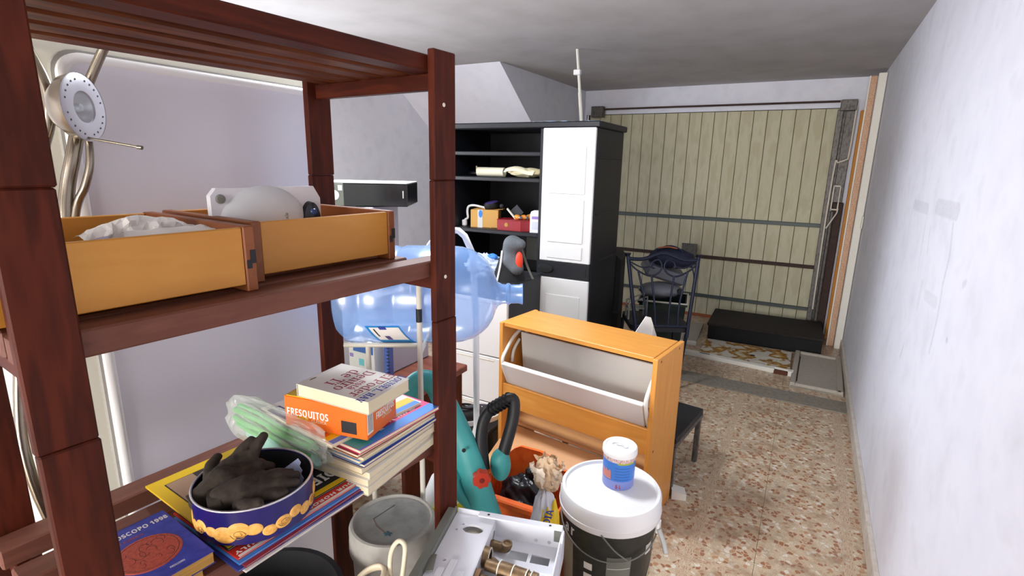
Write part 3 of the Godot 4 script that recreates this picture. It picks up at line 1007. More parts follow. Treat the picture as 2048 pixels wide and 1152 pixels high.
	# tall magazine pile
	var specs := [["thick cream catalogue at the foot of the tall magazine pile", 0.018, "page_white", 3.5, 0.0], ["cream catalogue second from the foot of the tall pile", 0.016, "page_white", 4.5, 0.003],
		["cream catalogue third from the foot of the tall pile", 0.015, "page_white", 3.0, -0.002], ["bent cream magazine in the middle of the tall pile", 0.014, "page", 1.0, 0.002],
		["magazine with a navy spine in the tall pile", 0.007, "ink_blue", 0.0, -0.003], ["magazine with a blue edge above the navy one", 0.008, "sky_blue", -1.0, 0.002],
		["grey edged magazine below the pink one", 0.007, "page", 1.0, -0.001], ["magazine with a dark red corner under the pink one", 0.007, "ink_red", -2.0, 0.001],
		["pink and blue magazine near the top of the tall pile", 0.008, "pink", -3.0, -0.004], ["white, yellow and blue magazine on top of the tall pile", 0.007, "page_white", -6.0, 0.012]]
	h = y
	for k in specs.size():
		var q: Array = specs[k]
		var m := bound("pile_magazine", q[0], "magazine", sh(0.16 + q[4], 0.13 + q[4] + (0.03 if k == 9 else 0.0), h), q[3], 0.262, q[1], 0.25 - 0.004 * (k % 3), M[q[2]], M.page, "tall pile of magazines", 0.0006)
		var ty: float = q[1] + 0.0002
		if k == 8:
			part("blue_band", box(S(), Vector3(0.115, ty, 0), Vector3(0.03, 0.0004, 0.24), 0.0), M.sky_blue, m)
			text(m, "POR MÁS", 0.022, M.page_white, Vector3(0.083, ty, -0.02), Vector3(0, 0, -1), Vector3(-1, 0, 0), 1.0)
			text(m, "&", 0.014, M.page_white, Vector3(0.098, ty + 0.0003, 0.035), Vector3(0, 0, -1), Vector3(-1, 0, 0), 1.0)
			part("corner_patch", box(S(), Vector3(0.1, ty, 0.1), Vector3(0.05, 0.0005, 0.04), 0.0), M.teal, m)
		if k == 9:
			part("yellow_band", box(S(), Vector3(0.1, ty, 0), Vector3(0.024, 0.0004, 0.24), 0.0), M.yellow, m)
			part("blue_edge", box(S(), Vector3(0.122, ty, 0), Vector3(0.016, 0.0004, 0.24), 0.0), M.sky_blue, m)
			text(m, "R. FELIZ", 0.016, M.red, Vector3(0.072, ty, -0.05), Vector3(0, 0, -1), Vector3(-1, 0, 0), 1.0)
			part("orange_patch", box(S(), Vector3(0.05, ty, 0.11), Vector3(0.09, 0.0005, 0.02), 0.0), M.orange_box, m)
			part("purple_patch", box(S(), Vector3(-0.06, ty, 0.104), Vector3(0.1, 0.0005, 0.03), 0.0), M.purple, m)
		h += q[1] + 0.0003

	# sweets box: long front face turned towards the camera
	t = thing("sweets_box", "orange cardboard sweets box under the white paperback", "box", sh(0.22, 0.111, h), 11.5)
	part("carton", box(S(), Vector3(0, 0.034, 0), Vector3(0.2, 0.068, 0.115), 0.0015), M.orange_box, t)
	part("top_flap", box(S(), Vector3(-0.005, 0.0686, 0.038), Vector3(0.18, 0.0012, 0.034), 0.0), M.yellow, t)
	part("black_panel", box(S(), Vector3(0.058, 0.022, 0.0577), Vector3(0.036, 0.026, 0.0006), 0.0), M.ink, t)
	part("bar_code", box(S(), Vector3(0.1003, 0.036, 0.045), Vector3(0.0006, 0.05, 0.02), 0.0), M.page_white, t)
	for k in 6:
		part("bar_code_line", box(S(), Vector3(0.1007, 0.036, 0.0375 + 0.003 * k), Vector3(0.0004, 0.042, 0.0012 if k % 2 else 0.0006), 0.0), M.grey_dark, t)
	text(t, "FRESQUITOS", 0.017, M.page_white, Vector3(-0.088 + 0.045, 0.034, 0.0576), Vector3(1, 0, 0), Vector3(0, 1, 0), 0.78)
	text(t, "SABOR", 0.007, M.yellow, Vector3(-0.055, 0.023, 0.0576), Vector3(1, 0, 0), Vector3(0, 1, 0))
	text(t, "CLÁSICA", 0.007, M.crumple, Vector3(-0.015, 0.021, 0.0576), Vector3(1, 0, 0), Vector3(0, 1, 0))
	text(t, "FRESQUITOS", 0.015, M.page_white, Vector3(0.1004, 0.038, -0.012), Vector3(0, 0, -1), Vector3(0, 1, 0), 0.6)
	text(t, "CLÁSICA", 0.007, M.crumple, Vector3(0.1004, 0.026, -0.018), Vector3(0, 0, -1), Vector3(0, 1, 0))

	# white paperback on top, its title upside down to the camera
	b = bound("paperback", "white self-help paperback lying on the orange sweets box", "book", sh(0.21, 0.079, h + 0.0692), 4.0, 0.19, 0.027, 0.132, M.page_white, M.page, "", 0.0006)
	var ub := Vector3(0, 0, 1)
	var uu := Vector3(1, 0, 0)
	var by := 0.0271
	text(b, "LOUISE L. HAY", 0.0175, M.ink_blue, Vector3(0.074, by, 0.0), ub, uu, 0.82, "Droid Serif")
	part("rule_line", box(S(), Vector3(0.06, by + 0.0001, 0.0), Vector3(0.0012, 0.0004, 0.11), 0.0), M.label_grey, b)
	text(b, "El Poder", 0.024, M.ink_red, Vector3(0.046, by, -0.006), ub, uu, 1.0, "Droid Serif", false)
	text(b, "está", 0.019, M.ink_red, Vector3(0.02, by, 0.012), ub, uu, 1.0, "Droid Serif", false)
	text(b, "Dentro", 0.025, M.ink_red, Vector3(-0.002, by, -0.004), ub, uu, 1.0, "Droid Serif", false)
	text(b, "de Ti", 0.028, M.ink_red, Vector3(-0.034, by, -0.006), ub, uu, 1.0, "Droid Serif", false)
	text(b, "URANO", 0.004, M.grey_dark, Vector3(-0.085, by, 0.03), ub, uu, 1.0, "Droid Sans", false)

func gloves(y: float) -> void:
	var nz := noise(61, 38.0, FastNoiseLite.TYPE_SIMPLEX_SMOOTH, 2)
	# points are (s, w, height above the tin's base)
	var P := func(s: float, w: float, hh: float) -> Vector3: return Vector3(-w, hh, s)
	var sets := [
		["brown work glove with fingers raised over the tin's far rim", [
			[[0.525, 0.13, 0.05], [0.49, 0.125, 0.068], 0.026, 0.03], [[0.49, 0.145, 0.066], [0.462, 0.15, 0.075], 0.02, 0.019], [[0.485, 0.105, 0.064], [0.455, 0.118, 0.07], 0.021, 0.018],
			[[0.462, 0.15, 0.075], [0.437, 0.153, 0.094], 0.0125, 0.0115], [[0.437, 0.153, 0.094], [0.418, 0.152, 0.108], 0.0115, 0.0095],
			[[0.455, 0.14, 0.073], [0.425, 0.136, 0.086], 0.0125, 0.0115], [[0.425, 0.136, 0.086], [0.397, 0.143, 0.11], 0.0115, 0.0095],
			[[0.452, 0.122, 0.07], [0.425, 0.115, 0.072], 0.012, 0.011], [[0.425, 0.115, 0.072], [0.405, 0.112, 0.06], 0.011, 0.009],
			[[0.455, 0.105, 0.066], [0.435, 0.095, 0.062], 0.011, 0.0105], [[0.435, 0.095, 0.062], [0.42, 0.09, 0.05], 0.0105, 0.0085],
			[[0.5, 0.155, 0.064], [0.482, 0.18, 0.076], 0.0125, 0.0115], [[0.482, 0.18, 0.076], [0.467, 0.187, 0.082], 0.0115, 0.01]]],
		["brown work glove lying palm down with fingers over the hooks", [
			[[0.515, 0.085, 0.062], [0.485, 0.066, 0.07], 0.026, 0.028], [[0.485, 0.075, 0.07], [0.455, 0.065, 0.074], 0.02, 0.018], [[0.49, 0.05, 0.066], [0.462, 0.042, 0.068], 0.02, 0.018],
			[[0.455, 0.068, 0.074], [0.43, 0.06, 0.075], 0.0125, 0.0115], [[0.43, 0.06, 0.075], [0.404, 0.052, 0.068], 0.0115, 0.0095],
			[[0.457, 0.052, 0.073], [0.432, 0.041, 0.076], 0.0125, 0.0115], [[0.432, 0.041, 0.076], [0.404, 0.032, 0.07], 0.0115, 0.0095],
			[[0.462, 0.038, 0.07], [0.442, 0.024, 0.074], 0.012, 0.0115], [[0.442, 0.024, 0.074], [0.42, 0.012, 0.07], 0.0115, 0.0095],
			[[0.472, 0.026, 0.066], [0.46, 0.012, 0.07], 0.011, 0.0105], [[0.46, 0.012, 0.07], [0.444, 0.004, 0.066], 0.0105, 0.0085],
			[[0.505, 0.045, 0.062], [0.506, 0.022, 0.07], 0.0125, 0.0115], [[0.506, 0.022, 0.07], [0.492, 0.008, 0.072], 0.0115, 0.01]]]]
	for g in sets:
		var t := thing("work_glove", g[0], "glove", sh(-0.016, 0, y), -4.6)
		var bones := []
		for b in g[1]:
			bones.append([P.call(b[0][0], b[0][1], b[0][2]), P.call(b[1][0], b[1][1], b[1][2]), b[2] * 0.86, b[3] * 0.86])
		part("knitted_hand", flesh(S(), bones, 0.003, 0.0022, nz, 0.0022), M.glove, t)
		var c: Vector3 = bones[0][0]
		var d: Vector3 = (bones[0][0] - bones[0][1]).normalized()
		part("cuff", lathe(S(), [Vector2(0.0225, -0.004), Vector2(0.024, 0.006), Vector2(0.0255, 0.016), Vector2(0.0235, 0.016), Vector2(0.021, 0.002)], 22, Transform3D(Basis(d.cross(Vector3.UP).normalized(), d, d.cross(Vector3.UP).normalized().cross(d)) * Basis.from_scale(Vector3(1.1, 1, 0.75)), c)), M.glove, t)

# ---------------------------------------------------------------- lamp and refrigerator behind the shelf
func left_side() -> void:
	# refrigerator, its door facing the aisle
	var t := thing("refrigerator", "tall pale refrigerator with a rounded door behind the shelf", "refrigerator", Vector3(-1.3, 0, -0.826))
	part("body", box(S(), Vector3(-0.315, 0.885, 0.012), Vector3(0.58, 1.77, 0.71), 0.012), M.cream, t)
	var xf := Transform3D(Basis(Vector3(0, 0, 1), Vector3(0, 1, 0), Vector3(-1, 0, 0)), Vector3(0, 0.875, 0))
	part("gasket", prism(S(), rounded(0.642, 1.66, 0.045), 0.012, 0.026, xf), mat("9a9892", 0.6), t)
	var st := S()
	var o := rounded(0.63, 1.648, 0.045, 8)
	var i_ := rounded(0.592, 1.61, 0.03, 8)
	for k in o.size():
		var l := (k + 1) % o.size()
		var mid := Vector3(0, 0, -1)
		st.set_smooth_group(2)
		quad(st, xf * Vector3(o[k].x, o[k].y, 0.012), xf * Vector3(o[l].x, o[l].y, 0.012), xf * Vector3(o[l].x, o[l].y, 0.0), xf * Vector3(o[k].x, o[k].y, 0.0), xf.basis * Vector3(o[k].x, o[k].y, 0))
		st.set_smooth_group(3)
		var oo := (o[k] + i_[k]) / 2
		var ol := (o[l] + i_[l]) / 2
		quad(st, xf * Vector3(o[k].x, o[k].y, 0.0), xf * Vector3(o[l].x, o[l].y, 0.0), xf * Vector3(ol.x, ol.y, -0.008), xf * Vector3(oo.x, oo.y, -0.008), xf.basis * mid)
		quad(st, xf * Vector3(oo.x, oo.y, -0.008), xf * Vector3(ol.x, ol.y, -0.008), xf * Vector3(i_[l].x, i_[l].y, 0.0), xf * Vector3(i_[k].x, i_[k].y, 0.0), xf.basis * mid)
	part("door_border", st, M.white_plastic, t)
	part("door_panel", prism(S(), rounded(0.593, 1.611, 0.03, 8), 0.0, 0.012, xf), M.fridge, t)

	# reading lamp with curved chrome arms
	t = thing("reading_lamp", "chrome lamp with a domed head and bent tube arms behind the shelf", "lamp", Vector3(-1.2, 0, -0.42))
	var at := Vector3(-1.2, 0, -0.42)
	var head := Transform3D(Basis.IDENTITY, Vector3(-1.192, 1.587, -0.498) - at)
	var nrm := Vector3(0.815, 0.03, -0.575).normalized()
	var bx := nrm.cross(Vector3.UP).normalized()
	head.basis = Basis(bx, nrm, bx.cross(nrm))
	var dome := part("dome", lathe(S(), [Vector2(0, -0.05), Vector2(0.02, -0.047), Vector2(0.04, -0.036), Vector2(0.055, -0.018), Vector2(0.06, 0.0), Vector2(0.0605, 0.003)], 40, head), M.chrome, t)
	var ring := part("face_ring", lathe(S(), [Vector2(0.027, 0.001), Vector2(0.029, 0.004), Vector2(0.057, 0.004), Vector2(0.0605, 0.002)], 40, head), M.aluminium, t)
	part("reflector", lathe(S(), [Vector2(0.028, 0.002), Vector2(0.025, -0.01), Vector2(0.016, -0.022), Vector2(0, -0.026)], 30, head), M.silver, dome)
	part("bulb", lathe(S(), [Vector2(0, 0.0), Vector2(0.006, -0.002), Vector2(0.008, -0.008), Vector2(0.006, -0.022)], 16, head), mat("b9bdc0", 0.15, 0.2), dome)
	part("glass_disc", lathe(S(), [Vector2(0, 0.0022), Vector2(0.0275, 0.0022)], 30, head), M.glass_grey, ring)
	var dots := S()
	for k in 24:
		if k % 6 == 0:
			continue
		var a := TAU * k / 24
		lathe(dots, [Vector2(0, 0.0007), Vector2(0.0017, 0.0006), Vector2(0.0019, 0.0)], 8, head * Transform3D(Basis.IDENTITY, Vector3(cos(a) * 0.049, 0.0041, sin(a) * 0.049)))
	part("bulb_dots", dots, M.grey_dark, ring)
	var rim := head * Vector3(0, 0.003, 0)
	var down := Vector3(0.004, -0.054, 0.004)
	part("handle_rod", tube(tube(S(), [rim + down, rim + down + nrm * 0.088 + Vector3(0.012, -0.018, 0.006)], 0.0025, 8), [rim + down + nrm * 0.085 + Vector3(0.0116, -0.0174, 0.0058), rim + down + nrm * 0.093 + Vector3(0.0127, -0.019, 0.0063)], 0.004, 8), M.chrome, t)
	var arm := func(pts: Array, r: Array) -> MeshInstance3D:
		var q := []
		for p in pts:
			q.append(p - at)
		var c := curve(q, 6)
		var rr := range(c.size()).map(func(i): return lerpf(r[0], r[1], float(i) / (c.size() - 1)))
		return part("bent_arm", tube(S(), c, rr, 12), M.chrome, t)
	arm.call([Vector3(-1.315, 1.71, -0.47), Vector3(-1.296, 1.685, -0.47), Vector3(-1.268, 1.62, -0.478), Vector3(-1.268, 1.56, -0.472), Vector3(-1.283, 1.49, -0.455), Vector3(-1.29, 1.3, -0.41), Vector3(-1.262, 1.06, -0.352), Vector3(-1.225, 0.9, -0.335), Vector3(-1.2, 0.6, -0.37), Vector3(-1.19, 0.03, -0.4)], [0.011, 0.009])
	arm.call([Vector3(-1.19, 1.72, -0.56), Vector3(-1.21, 1.69, -0.55), Vector3(-1.236, 1.63, -0.53), Vector3(-1.252, 1.585, -0.518)], [0.008, 0.009])
	arm.call([Vector3(-1.232, 1.56, -0.505), Vector3(-1.226, 1.5, -0.485), Vector3(-1.232, 1.44, -0.47), Vector3(-1.226, 1.36, -0.455), Vector3(-1.205, 1.1, -0.425), Vector3(-1.2, 0.7, -0.42), Vector3(-1.2, 0.03, -0.42)], [0.012, 0.014])
	arm.call([Vector3(-1.21, 1.545, -0.508), Vector3(-1.2, 1.49, -0.5), Vector3(-1.205, 1.445, -0.488), Vector3(-1.218, 1.385, -0.468), Vector3(-1.2, 1.2, -0.43)], [0.006, 0.008])
	part("base", lathe(S(), [Vector2(0, 0.03), Vector2(0.03, 0.028), Vector2(0.065, 0.012), Vector2(0.07, 0.0), Vector2(0, 0.0)], 32), M.chrome, t)

# ---------------------------------------------------------------- water jug, rack, table and what stands round them
func jug_corner() -> void:
	var ax := Vector3(0.8675, 0.02, -0.4975).normalized()
	var bk := Vector3(-ax.z, 0, ax.x).normalized() * -1.0        # away from the camera
	bk = Vector3(-0.497, 0, -0.868)
	var j0 := Vector3(-1.19, 1.112, -1.089)
	# jug
	var t := thing("water_jug", "large empty translucent blue water jug lying on a white wire rack", "water jug", j0)
	var xf := Transform3D(Basis(bk, ax, bk.cross(ax).normalized()), Vector3.ZERO)
	part("bottle", lathe(S(), [Vector2(0, 0.012), Vector2(0.09, 0.012), Vector2(0.12, 0.002), Vector2(0.138, 0.012), Vector2(0.145, 0.035), Vector2(0.146, 0.07), Vector2(0.142, 0.078), Vector2(0.142, 0.09), Vector2(0.146, 0.098), Vector2(0.146, 0.165), Vector2(0.142, 0.173), Vector2(0.142, 0.185), Vector2(0.146, 0.193), Vector2(0.146, 0.3), Vector2(0.1455, 0.33), Vector2(0.142, 0.36), Vector2(0.133, 0.39), Vector2(0.118, 0.415), Vector2(0.098, 0.436), Vector2(0.073, 0.451), Vector2(0.05, 0.459), Vector2(0.036, 0.466), Vector2(0.030, 0.478), Vector2(0.029, 0.49), Vector2(0.033, 0.494), Vector2(0.033, 0.499), Vector2(0.0285, 0.504), Vector2(0.0285, 0.53), Vector2(0.031, 0.535), Vector2(0.031, 0.54), Vector2(0.026, 0.54), Vector2(0.026, 0.535)], 56, xf), M.jug, t)
	# printed label, wrapped on the lower side that faces the camera
	var wrap := func(u0: float, u1: float, a0: float, a1: float, r: float) -> Callable:
		return func(u: float, v: float) -> Vector3:
			var a := deg_to_rad(lerpf(a0, a1, v))
			return xf * Vector3(-cos(a) * r, lerpf(u0, u1, u) + 0.001 * (a0 + (a1 - a0) * v), -sin(a) * r * xf_side(xf))
	var lb := part("label", sheet(S(), 6, 10, wrap.call(0.075, 0.17, 23.0, 74.0, 0.1475)), mat("2487c9", 0.4), t)
	part("white_panel", sheet(S(), 6, 8, wrap.call(0.083, 0.166, 25.0, 48.0, 0.1482)), M.page_white, lb)
	part("dark_block", sheet(S(), 3, 3, wrap.call(0.108, 0.122, 39.0, 47.0, 0.1487)), M.purple, lb)
	part("arrow_mark", sheet(S(), 3, 3, wrap.call(0.11, 0.13, 23.5, 28.0, 0.1487)), M.ink_blue, lb)
	part("print_lines", sheet(S(), 2, 3, wrap.call(0.092, 0.096, 27.0, 40.0, 0.1487)), M.ink, lb)
	# rack
	var c0 := j0 - Vector3(0, j0.y, 0)
	t = thing("wire_rack", "white tubular rack carrying the blue water jug", "rack", c0)
	var P := func(a: float, b: float, y: float) -> Vector3: return Vector3(ax.x, 0, ax.z) * a + bk * b + Vector3(0, y, 0)
	part("shelf_frame", tube(S(), [P.call(0.0, -0.094, 0.985), P.call(0.255, -0.094, 0.988), P.call(0.255, 0.094, 0.988), P.call(0.0, 0.094, 0.985)], 0.0075, 8, 1.0, true), M.bone, t)
	for q in [[0.255, -0.157, 1.19], [0.255, 0.12, 0.99], [0.095, -0.094, 0.985], [0.012, -0.094, 0.985]]:
		var top: float = q[2]
		part("leg", tube(S(), [P.call(q[0], q[1], 0.002), P.call(q[0], q[1], top)], 0.0075, 8), M.bone, t)
	part("side_bar", tube(S(), [P.call(0.255, -0.157, 0.988), P.call(0.255, -0.094, 0.988)], 0.0075, 8), M.bone, t)
	part("tape_band", tube(S(), [P.call(0.2545, -0.158, 1.078), P.call(0.2545, -0.158, 1.115)], 0.0085, 8), M.ink, t)
	part("lower_frame", tube(S(), [P.call(0.255, -0.157, 0.66), P.call(0.262, -0.06, 0.665), P.call(0.262, -0.03, 0.705), P.call(0.255, -0.12, 0.70)], 0.006, 8), M.bone, t)
	var lp := [Vector3(-1.168, 1.161, -1.42), Vector3(-1.112, 1.235, -1.42), Vector3(-1.075, 1.27, -1.42), Vector3(-1.04, 1.284, -1.42), Vector3(-1.0, 1.286, -1.42), Vector3(-0.975, 1.27, -1.42), Vector3(-0.944, 1.215, -1.42), Vector3(-0.93, 1.0, -1.42), Vector3(-0.925, 0.6, -1.42), Vector3(-0.995, 0.34, -1.42), Vector3(-1.0, 0.0, -1.42)]
	lp = lp.map(func(p): return p - c0)
	part("bent_frame", tube(S(), lp, 0.011, 10), M.white_plastic, t)

	# brown table and what stands on it
	t = thing("side_table", "reddish brown wooden table behind the magazine pile", "table", Vector3(-1.48, 0, -1.56))
	part("top", box(S(), Vector3(0, 0.645, 0), Vector3(0.56, 0.03, 0.42), 0.004), M.table_wood, t)
	for x: float in [-0.255, 0.255]:
		part("side_panel", box(S(), Vector3(x, 0.315, 0), Vector3(0.022, 0.628, 0.38), 0.003), M.mahogany_y, t)
	part("back_panel", box(S(), Vector3(0, 0.4, -0.18), Vector3(0.48, 0.4, 0.012), 0.0), M.mahogany_x, t)
	t = thing("grey_case", "plain grey flat sided case on the brown table", "case", Vector3(-1.57, 0.66, -1.60))
	part("shell", box(S(), Vector3(0, 0.17, 0), Vector3(0.34, 0.34, 0.32), 0.006), M.grey_panel, t)
	part("handle", tube(S(), curve([Vector3(-0.06, 0.34, 0.08), Vector3(-0.05, 0.352, 0.08), Vector3(0.05, 0.352, 0.08), Vector3(0.06, 0.34, 0.08)], 4), 0.005, 8), M.grey_dark, t)
	t = thing("pale_carton", "pale grey carton on the grey case, under the black computer", "carton", Vector3(-1.565, 1.0125, -1.6))
	part("shell", box(S(), Vector3(0, 0.158, 0), Vector3(0.16, 0.316, 0.16), 0.003), M.grey_panel, t)
	part("flap_seam", box(S(), Vector3(0, 0.3165, 0), Vector3(0.158, 0.001, 0.003), 0.0), M.grey_dark, t)
	t = thing("computer_case", "black computer case lying flat above the drawer, with a bare metal end", "computer", Vector3(-1.545, 1.3302, -1.56), 31.0)
	part("cover", box(S(), Vector3(0.028, 0.045, -0.08), Vector3(0.29, 0.088, 0.26), 0.003), mat("101117", 0.18), t)
	part("lid_panel", box(S(), Vector3(0.0, 0.0905, -0.08), Vector3(0.34, 0.003, 0.262), 0.001), M.white_plastic, t)
	var rear := part("metal_end", box(S(), Vector3(-0.118, 0.045, -0.08), Vector3(0.09, 0.086, 0.264), 0.002), M.label_grey, t, "bare metal end with a round vent")
	part("fan_vent", lathe(S(), [Vector2(0, 0.002), Vector2(0.018, 0.002), Vector2(0.019, 0.0)], 20, Transform3D(Basis(Vector3(1, 0, 0), Vector3(0, 0, 1), Vector3(0, -1, 0)), Vector3(-0.108, 0.042, 0.0521))), M.white_plastic, rear)
	part("port_block", box(S(), Vector3(-0.085, 0.07, 0.0525), Vector3(0.016, 0.02, 0.003), 0.001), M.white_plastic, rear)
	part("drive_button", box(S(), Vector3(0.156, 0.048, 0.051), Vector3(0.004, 0.028, 0.002), 0.0005), M.white_plastic, t)
	t = thing("blue_carton", "small white and blue printed carton beside the wire rack", "carton", Vector3(-1.40, 0.6602, -1.385))
	part("shell", box(S(), Vector3(0, 0.09, 0), Vector3(0.13, 0.18, 0.06), 0.002), M.page_white, t)
	part("blue_top", box(S(), Vector3(0.01, 0.16, 0.0305), Vector3(0.1, 0.032, 0.001), 0.0), mat("2d62b0", 0.4), t)
	part("teal_square", box(S(), Vector3(0.0, 0.105, 0.0305), Vector3(0.024, 0.026, 0.001), 0.0), mat("6fc9d3", 0.4), t)
	part("red_mark", tube(S(), range(9).map(func(i): return Vector3(0.04 + 0.008 * cos(i * 0.7), 0.13 + 0.006 * sin(i * 0.7), 0.031)), 0.001, 5), M.red, t)
	part("violet_spot", box(S(), Vector3(-0.05, 0.125, 0.0305), Vector3(0.018, 0.014, 0.001), 0.0), M.lilac, t)
	t = thing("spiral_notebook", "blue spiral bound notebook standing against the grey case", "notebook", Vector3(-1.305, 0.6602, -1.40), 20.0)
	part("cover", box(S(), Vector3(0, 0.1, 0), Vector3(0.016, 0.2, 0.05), 0.001), mat("34529a", 0.5), t)
	var st := S()
	for k in 14:
		tube(st, range(8).map(func(i): return Vector3(0.008 + 0.005 * cos(TAU * i / 8), 0.012 + 0.0135 * k, 0.025 + 0.005 * sin(TAU * i / 8))), 0.0012, 5, 1.0, true)
	part("spiral_wire", st, M.ink, t)

	# garden tool
	var tq := Vector3(-0.80, 0, -1.24)
	t = thing("garden_tool", "teal plastic garden tool with a black loop handle and red knob", "garden tool", tq)
	var body := [Vector3(-1.03, 0.74, -1.19), Vector3(-1.03, 0.80, -1.195), Vector3(-1.0, 0.835, -1.21), Vector3(-0.955, 0.825, -1.225), Vector3(-0.915, 0.76, -1.23), Vector3(-0.875, 0.68, -1.235), Vector3(-0.835, 0.6, -1.235), Vector3(-0.80, 0.52, -1.232), Vector3(-0.765, 0.44, -1.235), Vector3(-0.72, 0.33, -1.24), Vector3(-0.69, 0.06, -1.24)].map(func(p): return p - tq)
	var c := curve(body, 5)
	var rr := range(c.size()).map(func(i): return lerpf(0.026, 0.048, clampf(i / 30.0, 0.0, 1.0)) - 0.012 * clampf((i - 34) / 15.0, 0.0, 1.0))
	part("shaft_housing", tube(S(), c, rr, 18, 0.8), M.teal, t)
	var fork := [Vector3(-0.79, 0.44, -1.235), Vector3(-0.825, 0.465, -1.215), Vector3(-0.852, 0.505, -1.20), Vector3(-0.862, 0.545, -1.195), Vector3(-0.85, 0.565, -1.195)].map(func(p): return p - tq)
	part("side_lever", tube(S(), curve(fork, 5), 0.021, 12), M.teal, t)
	var cup := part("handle_socket", lump(S(), Vector3(-0.75, 0.585, -1.29) - tq, Vector3(0.034, 0.055, 0.03), func(d: Vector3) -> float: return 1.0 - 0.12 * d.y), M.teal, t)
	# loop of the handle: four sides of a leaning frame
	var hp := [Vector3(-0.787, 0.57, -1.252), Vector3(-0.806, 0.659, -1.265), Vector3(-0.806, 0.723, -1.283), Vector3(-0.79, 0.754, -1.3), Vector3(-0.747, 0.786, -1.332), Vector3(-0.732, 0.774, -1.337), Vector3(-0.73, 0.714, -1.323), Vector3(-0.742, 0.62, -1.294)].map(func(p): return p - tq)
	part("loop_handle", tube(S(), curve(hp, 5), 0.0195, 12, 0.75), M.black, t, "black ribbed loop handle")
	st = S()
	for k in 6:
		var p: Vector3 = hp[3].lerp(hp[4], k / 5.0)
		tube(st, range(10).map(func(i): return p + Vector3(0.021 * cos(TAU * i / 10) * -0.5, 0.021 * cos(TAU * i / 10) * 0.8, 0.021 * sin(TAU * i / 10))), 0.003, 5, 1.0, true)
	part("grip_rib", st, M.soft_black, t)
	var kx := Transform3D(Basis(Vector3(1, 0, 0), Vector3(0, 0, 1), Vector3(0, -1, 0)).rotated(Vector3.UP, 0.7), Vector3(-0.765, 0.572, -1.203) - tq)
	var star := PackedVector2Array()
	for k in 28:
		var r := 0.0255 + 0.003 * cos(7 * TAU * k / 28)
		star.append(Vector2(cos(TAU * k / 28), sin(TAU * k / 28)) * r)
	var kn := part("red_knob", prism(S(), star, -0.012, 0.012, Transform3D(kx.basis * Basis(Vector3(1, 0, 0), Vector3(0, 0, -1), Vector3(0, 1, 0)), kx.origin), true), M.knob, t, "lobed red clamping knob")
	part("knob_screw", lathe(S(), [Vector2(0, 0.0135), Vector2(0.008, 0.0135), Vector2(0.009, 0.011)], 14, kx), mat("7a2013", 0.5), kn)
	for p in [Vector3(-0.945, 0.765, -1.188), Vector3(-0.822, 0.655, -1.192)]:
		part("screw_hole", lathe(S(), [Vector2(0, 0.003), Vector2(0.006, 0.003), Vector2(0.0065, 0.0)], 12, Transform3D(kx.basis, p - tq)), M.ink, t)

	# sneaker on the floor behind the tool
	t = thing("sneaker", "dark grey sneaker with a white sole beside the low cabinet", "shoe", Vector3(-1.37, 0.2005, -2.10), 55.0)
	var sole := PackedVector2Array()
	for k in 30:
		var a := TAU * k / 30
		sole.append(Vector2(cos(a) * 0.13, sin(a) * (0.042 + 0.006 * cos(a))))
	part("sole", prism(S(), sole, 0.0, 0.025, Transform3D(Basis(Vector3(1, 0, 0), Vector3(0, 0, -1), Vector3(0, 1, 0)), Vector3.ZERO), true), M.white_plastic, t)
	var up_ := lump(S(), Vector3(0, 0.05, 0), Vector3(0.122, 0.045, 0.04), func(d: Vector3) -> float: return 1.0 - 0.25 * maxf(0.0, d.x) * maxf(0.0, d.y) + 0.12 * maxf(0.0, -d.x) * maxf(d.y, 0.0))
	part("upper", up_, M.grey_dark, t)
	part("collar", tube(S(), range(16).map(func(i): return Vector3(-0.05 + 0.045 * cos(TAU * i / 16), 0.095 + 0.01 * -cos(TAU * i / 16), 0.028 * sin(TAU * i / 16))), 0.006, 8, 1.0, true), M.soft_black, t)
	st = S()
	for k in 4:
		tube(st, [Vector3(0.0 + 0.02 * k, 0.092 - 0.008 * k, -0.022), Vector3(0.004 + 0.02 * k, 0.096 - 0.008 * k, 0.022)], 0.002, 6)
	part("laces", st, M.page_white, t)
	t = thing("shoe_crate", "black plastic crate under the dark sneaker", "crate", Vector3(-1.37, 0, -2.10))
	part("tub", lathe(S(), [Vector2(0, 0.0), Vector2(0.13, 0.0), Vector2(0.15, 0.18), Vector2(0.158, 0.18), Vector2(0.158, 0.2), Vector2(0, 0.2)], 4, Transform3D(Basis.from_euler(Vector3(0, PI / 4, 0)), Vector3.ZERO)), M.soft_black, t)
	part("rim_edge", box(S(), Vector3(0, 0.19, 0), Vector3(0.226, 0.012, 0.226), 0.002), M.soft_black, t)

	# detergent bottle seen past the post
	t = thing("detergent_bottle", "white and yellow plastic bottle behind the shelf's end post", "bottle", Vector3(-0.985, 0, -1.30))
	part("bottle", lathe(S(), [Vector2(0, 0.0), Vector2(0.07, 0.0), Vector2(0.074, 0.01), Vector2(0.074, 0.32), Vector2(0.068, 0.38), Vector2(0.04, 0.45), Vector2(0.022, 0.47), Vector2(0.022, 0.5), Vector2(0, 0.5)], 28), M.white_plastic, t)
	part("yellow_label", lathe(S(), [Vector2(0.0748, 0.22), Vector2(0.0752, 0.24), Vector2(0.0752, 0.40 - 0.02)], 28), mat("d6df1e", 0.4), t)
	part("blue_print", tube(S(), range(10).map(func(i): return Vector3(0.03 + 0.012 * cos(i * 0.7), 0.44, 0.05) + Vector3(0, 0.014 * sin(i * 0.7), 0)), 0.004, 6), M.ink_blue, t)

func xf_side(xf: Transform3D) -> float:
	return -1.0 if xf.basis.z.y < 0.0 else 1.0

